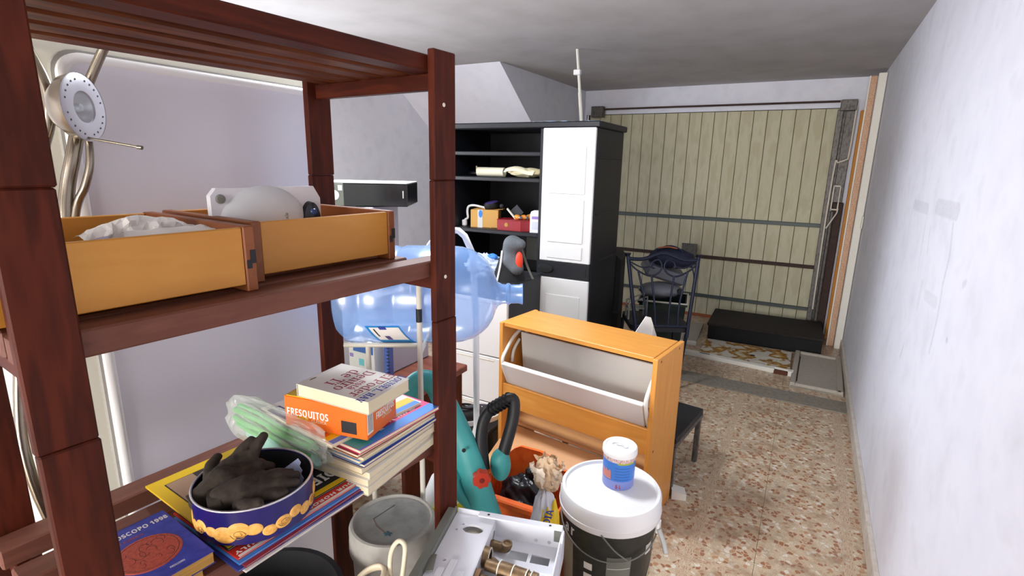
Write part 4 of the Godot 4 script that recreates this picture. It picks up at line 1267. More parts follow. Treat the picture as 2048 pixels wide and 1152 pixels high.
# ---------------------------------------------------------------- the cabinets
func cabinets() -> void:
	var t := thing("tall_cabinet", "tall navy black plastic cabinet with white doors and open shelves", "cabinet", Vector3(-1.118, 0, -2.97), 1.26)
	# x runs from -1.02 to 0, z from 0 (front) to -0.52
	part("top_cap", box(S(), Vector3(-0.505, 1.737, -0.26), Vector3(1.04, 0.036, 0.54), 0.006), M.navy, t)
	var flakes := S()
	var rng := RandomNumberGenerator.new()
	rng.seed = 3
	for k in 26:
		box(flakes, Vector3(rng.randf_range(-0.55, 0.0), 1.7555, rng.randf_range(-0.02, 0.008)), Vector3(rng.randf_range(0.01, 0.05), 0.002, rng.randf_range(0.004, 0.012)), 0.0, Basis.from_euler(Vector3(0, rng.randf_range(-0.3, 0.3), 0)))
	part("worn_paint", flakes, mat("9fc0d8", 0.5), t, "pale worn patches along the top edge")
	for x: float in [-1.005, -0.0]:
		var sp := part("side_panel", box(S(), Vector3(x - 0.012, 0.86, -0.26), Vector3(0.024, 1.718, 0.5), 0.004), M.navy, t)
		for y: float in [0.45, 0.92, 1.22, 1.55]:
			part("rib", box(S(), Vector3(x - 0.0 if x > -0.5 else x - 0.024, y, -0.26), Vector3(0.006, 0.012, 0.46), 0.002), M.navy, sp)
	part("back_panel", box(S(), Vector3(-0.51, 0.86, -0.505), Vector3(0.99, 1.716, 0.012), 0.0), M.navy, t)
	part("divider", box(S(), Vector3(-0.352, 0.86, -0.25), Vector3(0.024, 1.716, 0.49), 0.003), M.navy, t)
	for y: float in [0.06, 0.72, 1.065, 1.407, 1.568]:
		part("shelf_board", box(S(), Vector3(-0.684, y, -0.25), Vector3(0.636, 0.026, 0.47), 0.004), M.navy, t)
	for q in [[0.92, 1.718], [0.06, 0.815]]:
		var y0: float = q[0]
		var y1: float = q[1]
		var dr := part("door", box(S(), Vector3(-0.171, (y0 + y1) / 2, 0.004), Vector3(0.332, y1 - y0, 0.022), 0.004), M.panel_white, t)
		var rows := [[0.93, 1.03], [1.03, 1.315], [1.325, 1.62]] if y0 > 0.5 else [[0.1, 0.4], [0.42, 0.72]]
		for r in rows:
			part("raised_panel", box(S(), Vector3(-0.171, (r[0] + r[1]) / 2, 0.016), Vector3(0.23, r[1] - r[0] - 0.022, 0.008), 0.0035), M.panel_white, dr)
	var band := part("middle_band", box(S(), Vector3(-0.171, 0.868, 0.0), Vector3(0.336, 0.1, 0.03), 0.004), M.navy, t)
	part("lock_handle", lathe(S(), [Vector2(0, 0.012), Vector2(0.038, 0.01), Vector2(0.046, 0.0)], 28, Transform3D(Basis(Vector3(1.2, 0, 0), Vector3(0, 0, 1), Vector3(0, -0.7, 0)), Vector3(-0.29, 0.872, 0.014))), M.black, band)
	part("hinge_slot", box(S(), Vector3(-0.03, 0.868, 0.0155), Vector3(0.012, 0.05, 0.004), 0.001), M.black, band)
	part("pale_inside_board", box(S(), Vector3(-0.5, 0.9, -0.49), Vector3(0.36, 0.17, 0.008), 0.001), M.label_grey, t)
	# what lies on the shelves
	var zf := -3.0
	t = thing("paper_roll", "rolled cream paper lying on the cabinet shelf", "paper roll", Vector3(-1.9, 1.4202, -3.08), 4.0)
	part("roll", lathe(S(), [Vector2(0.012, 0.0), Vector2(0.03, 0.0), Vector2(0.03, 0.2), Vector2(0.012, 0.2), Vector2(0.012, 0.0)], 24, Transform3D(Basis(Vector3(0, 1, 0), Vector3(1, 0, 0), Vector3(0, 0, -1)), Vector3(-0.1, 0.0305, 0))), mat("e8e0c4", 0.7), t)
	var nz := noise(71, 3.5)
	t = thing("folded_paper", "crumpled folded cream papers beside the paper roll", "paper", Vector3(-1.64, 1.4202, -3.1), -3.0)
	part("sheets", lump(S(), Vector3(0, 0.032, 0), Vector3(0.135, 0.03, 0.07), func(d: Vector3) -> float: return 1.0 + 0.25 * nz.get_noise_3dv(d * 0.8), 22, 12, false), mat("e6d9ae", 0.75), t)
	part("loose_flap", sheet(S(), 8, 6, func(u: float, v: float) -> Vector3: return Vector3(-0.13 + 0.22 * u, 0.06 + 0.012 * sin(u * 5.0) - 0.03 * v * v, 0.03 + 0.05 * v)), mat("efe6c8", 0.75), t)
	t = thing("dark_object", "small dark gadget on the cabinet shelf beside the paper roll", "gadget", Vector3(-2.04, 1.4202, -3.1))
	part("case", lump(S(), Vector3(0, 0.018, 0), Vector3(0.05, 0.017, 0.03), func(_d: Vector3) -> float: return 1.0), M.black, t)
	part("pin", lathe(S(), [Vector2(0, 0.05), Vector2(0.006, 0.045), Vector2(0.004, 0.0)], 10, Transform3D(Basis.IDENTITY, Vector3(0.01, 0.02, 0))), M.crumple, t)
	# cardboard box with tape
	t = thing("cardboard_box", "small open cardboard box with a strip of clear and blue tape", "box", Vector3(-1.955, 1.0782, -3.11), 22.0)
	part("carton", box(S(), Vector3(0, 0.06, 0), Vector3(0.19, 0.12, 0.14), 0.002), M.carton, t)
	part("flap", box(S(), Vector3(0.02, 0.122, -0.03), Vector3(0.2, 0.003, 0.09), 0.0), M.carton, t)
	part("clear_tape", box(S(), Vector3(-0.03, 0.06, 0.0703), Vector3(0.034, 0.121, 0.0012), 0.0), M.tape, t)
	part("blue_tape", lathe(S(), [Vector2(0, 0.001), Vector2(0.013, 0.001), Vector2(0.0135, 0.0)], 16, Transform3D(Basis(Vector3(1, 0, 0), Vector3(0, 0, 1), Vector3(0, -1.9, 0)), Vector3(-0.027, 0.093, 0.0708))), M.sky_blue, t)
	part("hanging_string", tube(S(), curve([Vector3(0.03, 0.002, 0.07), Vector3(0.045, 0.003, 0.085), Vector3(0.05, -0.03, 0.09)], 4), 0.0025, 6), M.carton, t)
	t = thing("tape_reel", "dark purple topped reel lying on the cardboard box", "reel", Vector3(-1.925, 1.203, -3.14))
	part("reel_body", lathe(S(), [Vector2(0, 0.0), Vector2(0.055, 0.0), Vector2(0.06, 0.01), Vector2(0.055, 0.035), Vector2(0, 0.035)], 28, Transform3D(Basis.from_euler(Vector3(0.2, 0, 0.12)), Vector3(0, 0.008, 0))), M.black, t)
	part("purple_top", lathe(S(), [Vector2(0, 0.0385), Vector2(0.04, 0.0385), Vector2(0.046, 0.035)], 28, Transform3D(Basis.from_euler(Vector3(0.2, 0, 0.12)), Vector3(0, 0.008, 0))), M.purple, t)
	part("knob", lump(S(), Vector3(0.075, 0.02, 0.0), Vector3(0.016, 0.016, 0.016), func(_d: Vector3) -> float: return 1.0, 12, 8), M.grey_dark, t)
	t = thing("white_cable", "white looped cable hanging over the edge of the cardboard box", "cable", Vector3(-2.05, 1.0782, -3.1))
	part("cord", tube(S(), curve([Vector3(0.1, 0.128, 0.0), Vector3(0.03, 0.145, 0.04), Vector3(-0.012, 0.135, 0.05), Vector3(-0.022, 0.1, 0.05), Vector3(-0.018, 0.06, 0.05), Vector3(-0.04, 0.045, 0.05)], 6), 0.008, 8), M.white_plastic, t)
	part("plug", box(S(), Vector3(-0.045, 0.022, 0.05), Vector3(0.03, 0.044, 0.03), 0.006), M.white_plastic, t)
	# wine red tin, eight sided
	t = thing("red_tin", "wine red octagonal tin with a gold emblem, full of odds and ends", "tin", Vector3(-1.69, 1.0782, -3.085), 8.0)
	var octo := PackedVector2Array([Vector2(-0.125, -0.06), Vector2(0.05, -0.085), Vector2(0.125, -0.045), Vector2(0.125, 0.05), Vector2(0.05, 0.085), Vector2(-0.125, 0.06)])
	var flat := Transform3D(Basis(Vector3(1, 0, 0), Vector3(0, 0, -1), Vector3(0, 1, 0)), Vector3.ZERO)
	part("tin_body", prism(S(), octo, 0.0, 0.068, flat), M.wine, t)
	part("rim", tube(S(), Array(octo).map(func(p): return Vector3(p.x, 0.068, -p.y)), 0.003, 6, 1.0, true), M.wine, t)
	part("gold_emblem", lathe(S(), [Vector2(0, 0.001), Vector2(0.012, 0.001), Vector2(0.014, 0.0)], 16, Transform3D(Basis(Vector3(1.0, 0, 0.14), Vector3(-0.14, 0, 1), Vector3(0, -1, 0)), Vector3(-0.055, 0.036, 0.071))), M.page_brown, t)
	for k in 3:
		var on := thing("amber_bulb", ["amber glass bulb at the front of the red tin", "amber glass bulb lying deeper in the red tin", "amber glass bulb against the wooden slat"][k], "bulb", Vector3(-1.685 + 0.04 * k, 1.162, -3.075 - 0.018 * k), -30.0, "amber bulbs in the red tin")
		part("glass", lump(S(), Vector3.ZERO, Vector3(0.034, 0.017, 0.017), func(d: Vector3) -> float: return 1.0 - 0.25 * d.x, 16, 10), M.onion, on)
		part("cap", lathe(S(), [Vector2(0, 0.0), Vector2(0.009, 0.0), Vector2(0.009, 0.014), Vector2(0, 0.014)], 12, Transform3D(Basis(Vector3(0, 1, 0), Vector3(1, 0, 0), Vector3(0, 0, -1)), Vector3(0.024, 0, 0))), M.silver, on)
	t = thing("picture_frame", "small white edged frame leaning in the red tin", "frame", Vector3(-1.735, 1.149, -3.08), 10.0)
	part("frame_edge", box(S(), Vector3(0, 0.03, 0), Vector3(0.012, 0.1, 0.012), 0.002, Basis.from_euler(Vector3(0, 0, 0.75))), M.bone, t)
	part("dark_picture", box(S(), Vector3(0.03, 0.045, -0.012), Vector3(0.07, 0.07, 0.006), 0.001, Basis.from_euler(Vector3(0, 0, 0.75))), M.grey_dark, t)
	t = thing("wooden_stick", "light brown wooden slat leaning behind the red tin", "slat", Vector3(-1.60, 1.15, -3.2))
	part("slat_board", box(S(), Vector3(0.02, 0.035, 0), Vector3(0.27, 0.04, 0.014), 0.002, Basis.from_euler(Vector3(0, 0, 0.36))), M.tan_board, t)
	part("cut_end", box(S(), Vector3(0.02, 0.035, 0) + Vector3(0.1267, 0.0475, 0), Vector3(0.003, 0.041, 0.015), 0.0005, Basis.from_euler(Vector3(0, 0, 0.36))), M.edge_wood_x, t)
	t = thing("white_bottle", "white flat bottle with a lilac label at the end of the shelf", "bottle", Vector3(-1.527, 1.0782, -3.03), 14.0)
	part("bottle_body", prism(S(), PackedVector2Array([Vector2(-0.036, 0), Vector2(0.036, 0), Vector2(0.036, 0.115), Vector2(0.03, 0.134), Vector2(0.015, 0.141), Vector2(-0.015, 0.141), Vector2(-0.03, 0.134), Vector2(-0.036, 0.115)]), -0.018, 0.018), M.white_plastic, t)
	part("lilac_label", box(S(), Vector3(0.0, 0.095, 0.0185), Vector3(0.05, 0.018, 0.001), 0.0), M.lilac, t)
	part("fine_print", box(S(), Vector3(0.0, 0.045, 0.0185), Vector3(0.05, 0.05, 0.0008), 0.0), mat("d5d8e6", 0.5), t)

	# low cabinet with white drawers
	t = thing("low_cabinet", "low dark cabinet with white plastic drawer fronts", "cabinet", Vector3(-1.44, 0, -2.54))
	part("carcass", box(S(), Vector3(-0.235, 0.41, -0.21), Vector3(0.47, 0.82, 0.40), 0.004), M.grey_dark, t)
	part("top_board", box(S(), Vector3(-0.235, 0.827, -0.2), Vector3(0.48, 0.016, 0.43), 0.003), M.grey_dark, t)
	for q in [[0.02, 0.082], [0.088, 0.38], [0.386, 0.735]]:
		var dw := part("drawer_front", box(S(), Vector3(-0.236, (q[0] + q[1]) / 2, 0.0), Vector3(0.466, q[1] - q[0], 0.024), 0.004), M.panel_white, t)
		part("finger_groove", box(S(), Vector3(-0.236, q[1] - 0.02, 0.0125), Vector3(0.3, 0.008, 0.003), 0.001), M.bone, dw)
	part("top_strip", box(S(), Vector3(-0.236, 0.777, 0.0), Vector3(0.466, 0.076, 0.02), 0.003), M.grey_dark, t)

	# plush shark head glove on the low cabinet
	t = thing("shark_puppet", "grey plush shark head with red open mouth on the low cabinet", "puppet", Vector3(-1.50, 0.8352, -2.66), 38.0)
	var fl := S()
	flesh(fl, [[Vector3(0, 0.15, 0.0), Vector3(0.005, 0.215, 0.03), 0.055, 0.05], [Vector3(0.005, 0.215, 0.03), Vector3(0.045, 0.222, 0.07), 0.045, 0.03], [Vector3(0.0, 0.12, 0.03), Vector3(0.025, 0.085, 0.065), 0.055, 0.042]], 0.009, 0.01)
	part("plush_head", fl, M.shark, t)
	part("mouth_lining", lump(S(), Vector3(0.036, 0.138, 0.085), Vector3(0.022, 0.056, 0.022), func(d: Vector3) -> float: return 1.0 - 0.2 * d.y, 20, 14), M.mouth, t, "red mouth lining")
	part("eye", lump(S(), Vector3(-0.03, 0.222, 0.06), Vector3(0.007, 0.01, 0.007), func(_d: Vector3) -> float: return 1.0, 10, 8), M.ink, t)
	part("sleeve", lathe(S(), [Vector2(0, 0.15), Vector2(0.06, 0.14), Vector2(0.085, 0.06), Vector2(0.1, 0.0), Vector2(0, 0.0)], 24, Transform3D(Basis.from_scale(Vector3(1.0, 1, 0.8)), Vector3(-0.005, 0, 0.0))), M.soft_black, t)
	part("white_trim", tube(S(), curve([Vector3(-0.085, 0.005, 0.05), Vector3(-0.066, 0.1, 0.045), Vector3(-0.055, 0.18, 0.03)], 6), 0.006, 6), M.white_plastic, t)
	part("strap", sheet(S(), 2, 10, func(u: float, v: float) -> Vector3: return Vector3(0.055 + 0.075 * v + 0.014 * u, 0.185 * (1.0 - v) * (1.0 - 0.3 * v) + 0.004, 0.02 - 0.02 * v), true, 0.003), M.label_grey, t)
	t = thing("blue_plastic_sheet", "crumpled blue and white plastic wrap behind the water jug's neck", "plastic wrap", Vector3(-1.66, 0.8352, -2.62), 20.0)
	nz = noise(72, 2.5)
	part("wrap", lump(S(), Vector3(0, 0.07, 0), Vector3(0.1, 0.07, 0.05), func(d: Vector3) -> float: return 1.0 + 0.55 * nz.get_noise_3dv(d * 1.6), 30, 18, false), mat("c9d8ee", 0.3), t)
	part("blue_patch", lump(S(), Vector3(0.05, 0.13, 0.0), Vector3(0.035, 0.02, 0.025), func(d: Vector3) -> float: return 1.0 + 0.3 * nz.get_noise_3dv(d), 14, 8, false), M.sky_blue, t)

# ---------------------------------------------------------------- things by the garage door
func far_end() -> void:
	var t := thing("black_platform", "long low black platform in front of the garage door", "platform", Vector3(-0.235, 0, -5.15), 2.0)
	part("top_board", box(S(), Vector3(0, 0.137, 0), Vector3(0.92, 0.024, 0.58), 0.004), M.dark_board, t)
	part("skirt", box(S(), Vector3(0, 0.063, 0), Vector3(0.9, 0.124, 0.56), 0.003), M.ink_black, t)
	t = thing("rusty_board", "white board with brown rust stains lying on the floor", "board", Vector3(-0.325, 0, -4.58), 0.5)
	part("board", box(S(), Vector3(0, 0.012, 0), Vector3(0.68, 0.024, 0.4), 0.003), M.rust_board, t)
	part("dent", lathe(S(), [Vector2(0, 0.002), Vector2(0.012, 0.0015), Vector2(0.02, 0.0)], 14, Transform3D(Basis.IDENTITY, Vector3(0.06, 0.024, 0.06))), M.grey_dark, t)
	t = thing("white_batten", "long white batten with a broken brown end on the floor", "batten", Vector3(-0.385, 0, -4.30), -4.5)
	part("rail", box(S(), Vector3(-0.06, 0.018, 0), Vector3(0.72, 0.036, 0.055), 0.003), M.plank, t)
	part("broken_end", box(S(), Vector3(0.295, 0.013, 0.006), Vector3(0.19, 0.026, 0.042), 0.003), mat("5a2a15", 0.7), t)
	part("end_cap", box(S(), Vector3(0.345, 0.02, -0.018), Vector3(0.16, 0.036, 0.02), 0.002), M.plank, t)
	part("tip", box(S(), Vector3(0.41, 0.02, 0.0), Vector3(0.035, 0.04, 0.055), 0.003), M.plank, t)
	part("slot", box(S(), Vector3(-0.22, 0.0365, 0.0), Vector3(0.08, 0.0012, 0.014), 0.0), M.ink, t)
	t = thing("grey_board", "grey board with a white front edge between chair and platform", "board", Vector3(-0.86, 0, -4.93), 4.0)
	part("board", box(S(), Vector3(0, 0.012, 0), Vector3(0.22, 0.024, 0.62), 0.003), M.grey_board, t)
	part("white_edge", box(S(), Vector3(0.0, 0.014, 0.335), Vector3(0.23, 0.028, 0.05), 0.003), M.plank, t)
	part("slot", box(S(), Vector3(0.0, 0.0245, 0.3), Vector3(0.07, 0.001, 0.012), 0.0), M.ink, t)
	t = thing("grey_tray", "flat grey panel with a raised rim lying against the scuffed wall", "panel", Vector3(0.196, 0, -4.43), -1.0)
	part("sheet", box(S(), Vector3(0, 0.008, 0), Vector3(0.33, 0.016, 0.80), 0.003), M.grey_board, t)
	for x: float in [-0.147, 0.147]:
		part("rim", box(S(), Vector3(x, 0.018, 0), Vector3(0.035, 0.036, 0.80), 0.005), M.grey_board, t)
	for z: float in [-0.385, 0.385]:
		part("rim", box(S(), Vector3(0, 0.017, z), Vector3(0.26, 0.034, 0.03), 0.005), M.grey_board, t)
	part("rim_groove", box(S(), Vector3(-0.124, 0.0165, 0), Vector3(0.008, 0.002, 0.6), 0.0), M.grey_dark, t)
	part("screw", lathe(S(), [Vector2(0, 0.004), Vector2(0.009, 0.003), Vector2(0.01, 0.0)], 10, Transform3D(Basis.IDENTITY, Vector3(0.14, 0.036, 0.4))), M.ink, t)

	# wrought iron chair, its back between us and the bin
	t = thing("iron_chair", "blue black wrought iron chair with a scrolled open back", "chair", Vector3(-0.768, 0, -3.432), 28.0)
	var rake := func(x: float, y: float) -> Vector3: return Vector3(x, y, -0.115 * (y - 0.45) / 0.49)
	for s: float in [-1.0, 1.0]:
		part("back_post", tube(S(), [rake.call(s * 0.168, 0.40), rake.call(s * 0.178, 0.5), rake.call(s * 0.236, 0.93)], 0.0125, 10), M.iron, t)
		part("post_cap", lathe(S(), [Vector2(0, 0.012), Vector2(0.023, 0.012), Vector2(0.014, -0.008), Vector2(0.012, -0.012)], 14, Transform3D(Basis.IDENTITY, rake.call(s * 0.237, 0.93))), M.iron, t)
		part("scroll", tube(S(), curve([rake.call(s * 0.228, 0.88), rake.call(s * 0.17, 0.83), rake.call(s * 0.09, 0.795), rake.call(s * 0.03, 0.815), rake.call(s * 0.008, 0.86), rake.call(s * 0.03, 0.90), rake.call(s * 0.07, 0.885), rake.call(s * 0.08, 0.855), rake.call(s * 0.055, 0.845)], 6), 0.006, 8), M.iron, t)
		part("brace", tube(S(), curve([rake.call(s * 0.07, 0.86), rake.call(s * 0.14, 0.85), rake.call(s * 0.22, 0.885)], 4), 0.005, 6), M.iron, t)
		part("spindle", tube(S(), curve([rake.call(s * 0.042, 0.47), rake.call(s * 0.05, 0.6), rake.call(s * 0.075, 0.8)], 5), 0.007, 8), M.iron, t)
		part("spindle", tube(S(), curve([rake.call(s * 0.105, 0.47), rake.call(s * 0.115, 0.62), rake.call(s * 0.165, 0.83)], 5), 0.007, 8), M.iron, t)
		part("leg", tube(S(), [Vector3(s * 0.168, 0.42, 0.0), Vector3(s * 0.15, 0.0, -0.06)], 0.0125, 10), M.iron, t)
		part("leg", tube(S(), [Vector3(s * 0.19, 0.42, -0.36), Vector3(s * 0.2, 0.0, -0.39)], 0.0125, 10), M.iron, t)
	part("top_rail", tube(S(), curve([rake.call(-0.234, 0.905), rake.call(-0.13, 0.905), rake.call(0.0, 0.945), rake.call(0.13, 0.905), rake.call(0.234, 0.905)], 6), 0.0125, 10), M.iron, t)
	part("lower_rail", tube(S(), [rake.call(-0.172, 0.47), rake.call(0.172, 0.47)], 0.011, 8), M.iron, t)
	st_seat(t)

	# dark olive bin with machine parts heaped on it
	t = thing("olive_bin", "dark olive plastic bin behind the iron chair", "bin", Vector3(-0.93, 0, -4.14), 10.0)
	part("tub", lathe(S(), [Vector2(0, 0.0), Vector2(0.2, 0.0), Vector2(0.245, 0.48), Vector2(0.26, 0.48), Vector2(0.26, 0.5), Vector2(0.235, 0.5), Vector2(0.19, 0.02), Vector2(0, 0.02)], 4, Transform3D(Basis.from_euler(Vector3(0, PI / 4, 0)), Vector3.ZERO)), M.olive_bin, t)
	part("rim_edge", tube(S(), [Vector3(-0.18, 0.5, -0.18), Vector3(0.18, 0.5, -0.18), Vector3(0.18, 0.5, 0.18), Vector3(-0.18, 0.5, 0.18)], 0.008, 6, 1.0, true), M.bone, t)
	var nz := noise(81, 1.8)
	t = thing("grey_machine", "grey plastic machine cover heaped in the olive bin", "machine", Vector3(-0.97, 0.5, -4.14), 28.0)
	part("lower_shell", lump(S(), Vector3(0, 0.06, 0.02), Vector3(0.17, 0.062, 0.12), func(d: Vector3) -> float: return 1.0 + 0.1 * nz.get_noise_3dv(d)), mat("74767d", 0.5), t)
	part("upper_shell", box(S(), Vector3(0.02, 0.2, 0.0), Vector3(0.34, 0.09, 0.2), 0.025, Basis.from_euler(Vector3(0.2, 0, -0.3))), mat("6a6c74", 0.5), t)
	part("roller", lathe(S(), [Vector2(0, 0.03), Vector2(0.022, 0.03), Vector2(0.022, 0.0), Vector2(0, 0.0)], 14, Transform3D(Basis(Vector3(1, 0, 0), Vector3(0, 0, 1), Vector3(0, -1, 0)), Vector3(0.13, 0.07, 0.1))), M.ink, t)
	t = thing("navy_bag", "navy cloth bag slumped over the grey machine", "bag", Vector3(-0.92, 0.79, -4.16), 15.0)
	part("cloth", lump(S(), Vector3(0.02, 0.03, 0), Vector3(0.17, 0.08, 0.11), func(d: Vector3) -> float: return 1.0 + 0.22 * nz.get_noise_3dv(d * 1.4) - 0.25 * maxf(0.0, d.x) * d.y), mat("1a2038", 0.8), t)
	part("strap", tube(S(), curve([Vector3(-0.1, 0.09, 0.03), Vector3(0.0, 0.125, 0.04), Vector3(0.1, 0.08, 0.03), Vector3(0.18, -0.05, 0.02), Vector3(0.2, -0.16, 0.05)], 5), 0.012, 8, 0.4), mat("20284a", 0.8), t)
	part("orange_tag", tube(S(), curve([Vector3(-0.09, 0.105, 0.05), Vector3(-0.02, 0.12, 0.07), Vector3(0.05, 0.11, 0.06)], 5), 0.01, 6, 0.5), mat("b0613a", 0.6), t)
	# black suitcase in the gap beside the tall cabinet
	t = thing("black_suitcase", "black suitcase standing in the dark beside the tall cabinet", "suitcase", Vector3(-1.37, 0, -3.86), 12.0)
	part("shell", box(S(), Vector3(0, 0.44, 0), Vector3(0.34, 0.84, 0.4), 0.03), M.soft_black, t)
	part("handle", tube(S(), curve([Vector3(-0.06, 0.85, 0.1), Vector3(-0.05, 0.9, 0.1), Vector3(0.06, 0.9, 0.1), Vector3(0.07, 0.85, 0.1)], 5), 0.01, 8), M.black, t)
	part("zip", box(S(), Vector3(0, 0.44, 0.2), Vector3(0.345, 0.012, 0.012), 0.003), M.grey_dark, t)
	part("cable_tail", tube(S(), curve([Vector3(-0.14, 0.55, 0.21), Vector3(-0.06, 0.62, 0.22), Vector3(0.04, 0.7, 0.22), Vector3(0.12, 0.74, 0.21)], 5), 0.005, 6), M.grey_dark, t)
	t = thing("metal_stand", "small grey metal stand on the iron chair's seat", "stand", Vector3(-0.98, 0.4655, -3.545), 28.0)
	for z: float in [-0.05, 0.05]:
		part("bent_frame", tube(S(), [Vector3(-0.06, 0.006, z), Vector3(-0.06, 0.12, z), Vector3(0.06, 0.17, z), Vector3(0.06, 0.006, z)], 0.007, 8), M.label_grey, t)
	part("cross_plate", box(S(), Vector3(0, 0.08, 0.0), Vector3(0.125, 0.01, 0.09), 0.002), M.label_grey, t)

func st_seat(t: Node3D) -> void:
	part("seat", prism(S(), rounded(0.4, 0.4, 0.06), 0.43, 0.465, Transform3D(Basis(Vector3(1, 0, 0), Vector3(0, 0, -1), Vector3(0, 1, 0)), Vector3(0, 0, -0.2))), M.leather, t)

# ---------------------------------------------------------------- shoe cabinet and stool
func shoe_and_stool() -> void:
	# x from -0.395 to 0.395, z from 0 (front) to -0.29
	var t := thing("shoe_cabinet", "beech veneer shoe cabinet with white tilting flaps, its lower flap dropped", "shoe cabinet", Vector3(-0.832, 0, -2.025), -7.4)
	var W := 0.785
	for s: float in [-1.0, 1.0]:
		var sp := part("side_panel", box(S(), Vector3(s * (W / 2 - 0.01), 0.385, -0.145), Vector3(0.02, 0.77, 0.3), 0.0015), M.beech_y, t)
		if s > 0:
			for q in [[0.752, -0.035], [0.752, -0.24], [0.36, -0.03]]:
				part("screw_hole", lathe(S(), [Vector2(0, 0.0008), Vector2(0.005, 0.0008), Vector2(0.006, 0.0)], 10, Transform3D(Basis(Vector3(0, -1, 0), Vector3(1, 0, 0), Vector3(0, 0, 1)), Vector3(W / 2, q[0], q[1]))), M.edge_wood, sp)
	part("top_panel", box(S(), Vector3(0, 0.762, -0.14), Vector3(W - 0.042, 0.02, 0.27), 0.0015), M.beech_x, t)
	part("middle_rail", box(S(), Vector3(0, 0.405, -0.012), Vector3(W - 0.042, 0.115, 0.018), 0.0015), M.beech_x, t)
	part("back_panel", box(S(), Vector3(0, 0.56, -0.282), Vector3(W - 0.042, 0.38, 0.006), 0.0), M.edge_wood_x, t)
	part("back_rail", box(S(), Vector3(0, 0.3, -0.275), Vector3(W - 0.042, 0.03, 0.014), 0.001), M.grey_dark, t)
	# upper flap: two boards carried by curved end cheeks
	var lean := Basis.from_euler(Vector3(0.5, 0, 0))
	var fl := part("front_board", box(S(), Vector3(-0.005, 0.515, -0.008), Vector3(W - 0.075, 0.12, 0.014), 0.002, Basis.from_euler(Vector3(0.38, 0, 0))), M.panel_white, t)
	part("lip", box(S(), Vector3(-0.005, 0.574, 0.016), Vector3(W - 0.07, 0.012, 0.02), 0.003, lean), M.white_plastic, fl)
	part("inner_board", box(S(), Vector3(0.005, 0.60, -0.125), Vector3(W - 0.085, 0.21, 0.012), 0.002, Basis.from_euler(Vector3(0.12, 0, 0))), mat("d8d6cf", 0.5), t)
	for s: float in [-1.0, 1.0]:
		var x := s * (W / 2 - 0.03)
		part("curved_cheek", tube(S(), curve([Vector3(x, 0.46, -0.035), Vector3(x, 0.575, 0.015), Vector3(x, 0.63, -0.01), Vector3(x, 0.69, -0.08), Vector3(x, 0.715, -0.16), Vector3(x, 0.72, -0.18), Vector3(x, 0.60, -0.18)], 5), 0.009, 8), M.plank, t)
		part("inner_cheek", tube(S(), curve([Vector3(x, 0.56, -0.06), Vector3(x, 0.62, -0.075), Vector3(x, 0.66, -0.12)], 5), 0.008, 8), M.plank, t)
	# lower flap fallen forward and the slanting base behind it
	part("dropped_flap", box(S(), Vector3(-0.02, 0.125, 0.06), Vector3(W - 0.06, 0.016, 0.34), 0.002, Basis.from_euler(Vector3(0.52, 0, 0))), M.tan_board, t)
	part("slanting_board", box(S(), Vector3(-0.01, 0.245, -0.15), Vector3(W - 0.05, 0.016, 0.15), 0.006, Basis.from_euler(Vector3(0.22, 0, 0))), M.tan_board, t)
	part("kick_board", box(S(), Vector3(0, 0.03, -0.02), Vector3(W - 0.042, 0.06, 0.016), 0.0015), M.beech_x, t)
	t = thing("white_paper_cone", "white folded card standing up behind the shoe cabinet", "card", Vector3(-0.64, 0.302, -2.52), 25.0)
	part("card", prism(S(), PackedVector2Array([Vector2(-0.1, 0), Vector2(0.09, 0), Vector2(0.085, 0.3), Vector2(0.02, 0.475), Vector2(-0.005, 0.48), Vector2(-0.07, 0.36)]), -0.004, 0.004), M.page_white, t)
	part("fold", prism(S(), PackedVector2Array([Vector2(0.0, 0.0), Vector2(0.085, 0), Vector2(0.03, 0.44)]), 0.004, 0.012), M.page_white, t)
	# stool
	t = thing("low_stool", "low black topped table with grey steel legs behind the shoe cabinet", "table", Vector3(-0.672, 0, -2.51), -7.0)
	part("top", box(S(), Vector3(0, 0.285, 0), Vector3(0.6, 0.026, 0.4), 0.003), M.leather, t)
	part("side_rail", box(S(), Vector3(0.296, 0.262, 0), Vector3(0.014, 0.022, 0.4), 0.002), M.gear, t)
	part("side_rail", box(S(), Vector3(-0.296, 0.262, 0), Vector3(0.014, 0.022, 0.4), 0.002), M.gear, t)
	for x: float in [-0.285, 0.285]:
		for z: float in [-0.185, 0.185]:
			part("leg", box(S(), Vector3(x, 0.136, z), Vector3(0.024, 0.272, 0.024), 0.002), M.gear, t)
	t = thing("white_wedge", "small white block on the floor by the stool's leg", "block", Vector3(-0.375, 0, -2.30), 20.0)
	part("block", prism(S(), PackedVector2Array([Vector2(-0.03, 0), Vector2(0.035, 0), Vector2(0.035, 0.03), Vector2(-0.03, 0.045)]), -0.03, 0.03), M.plank, t)

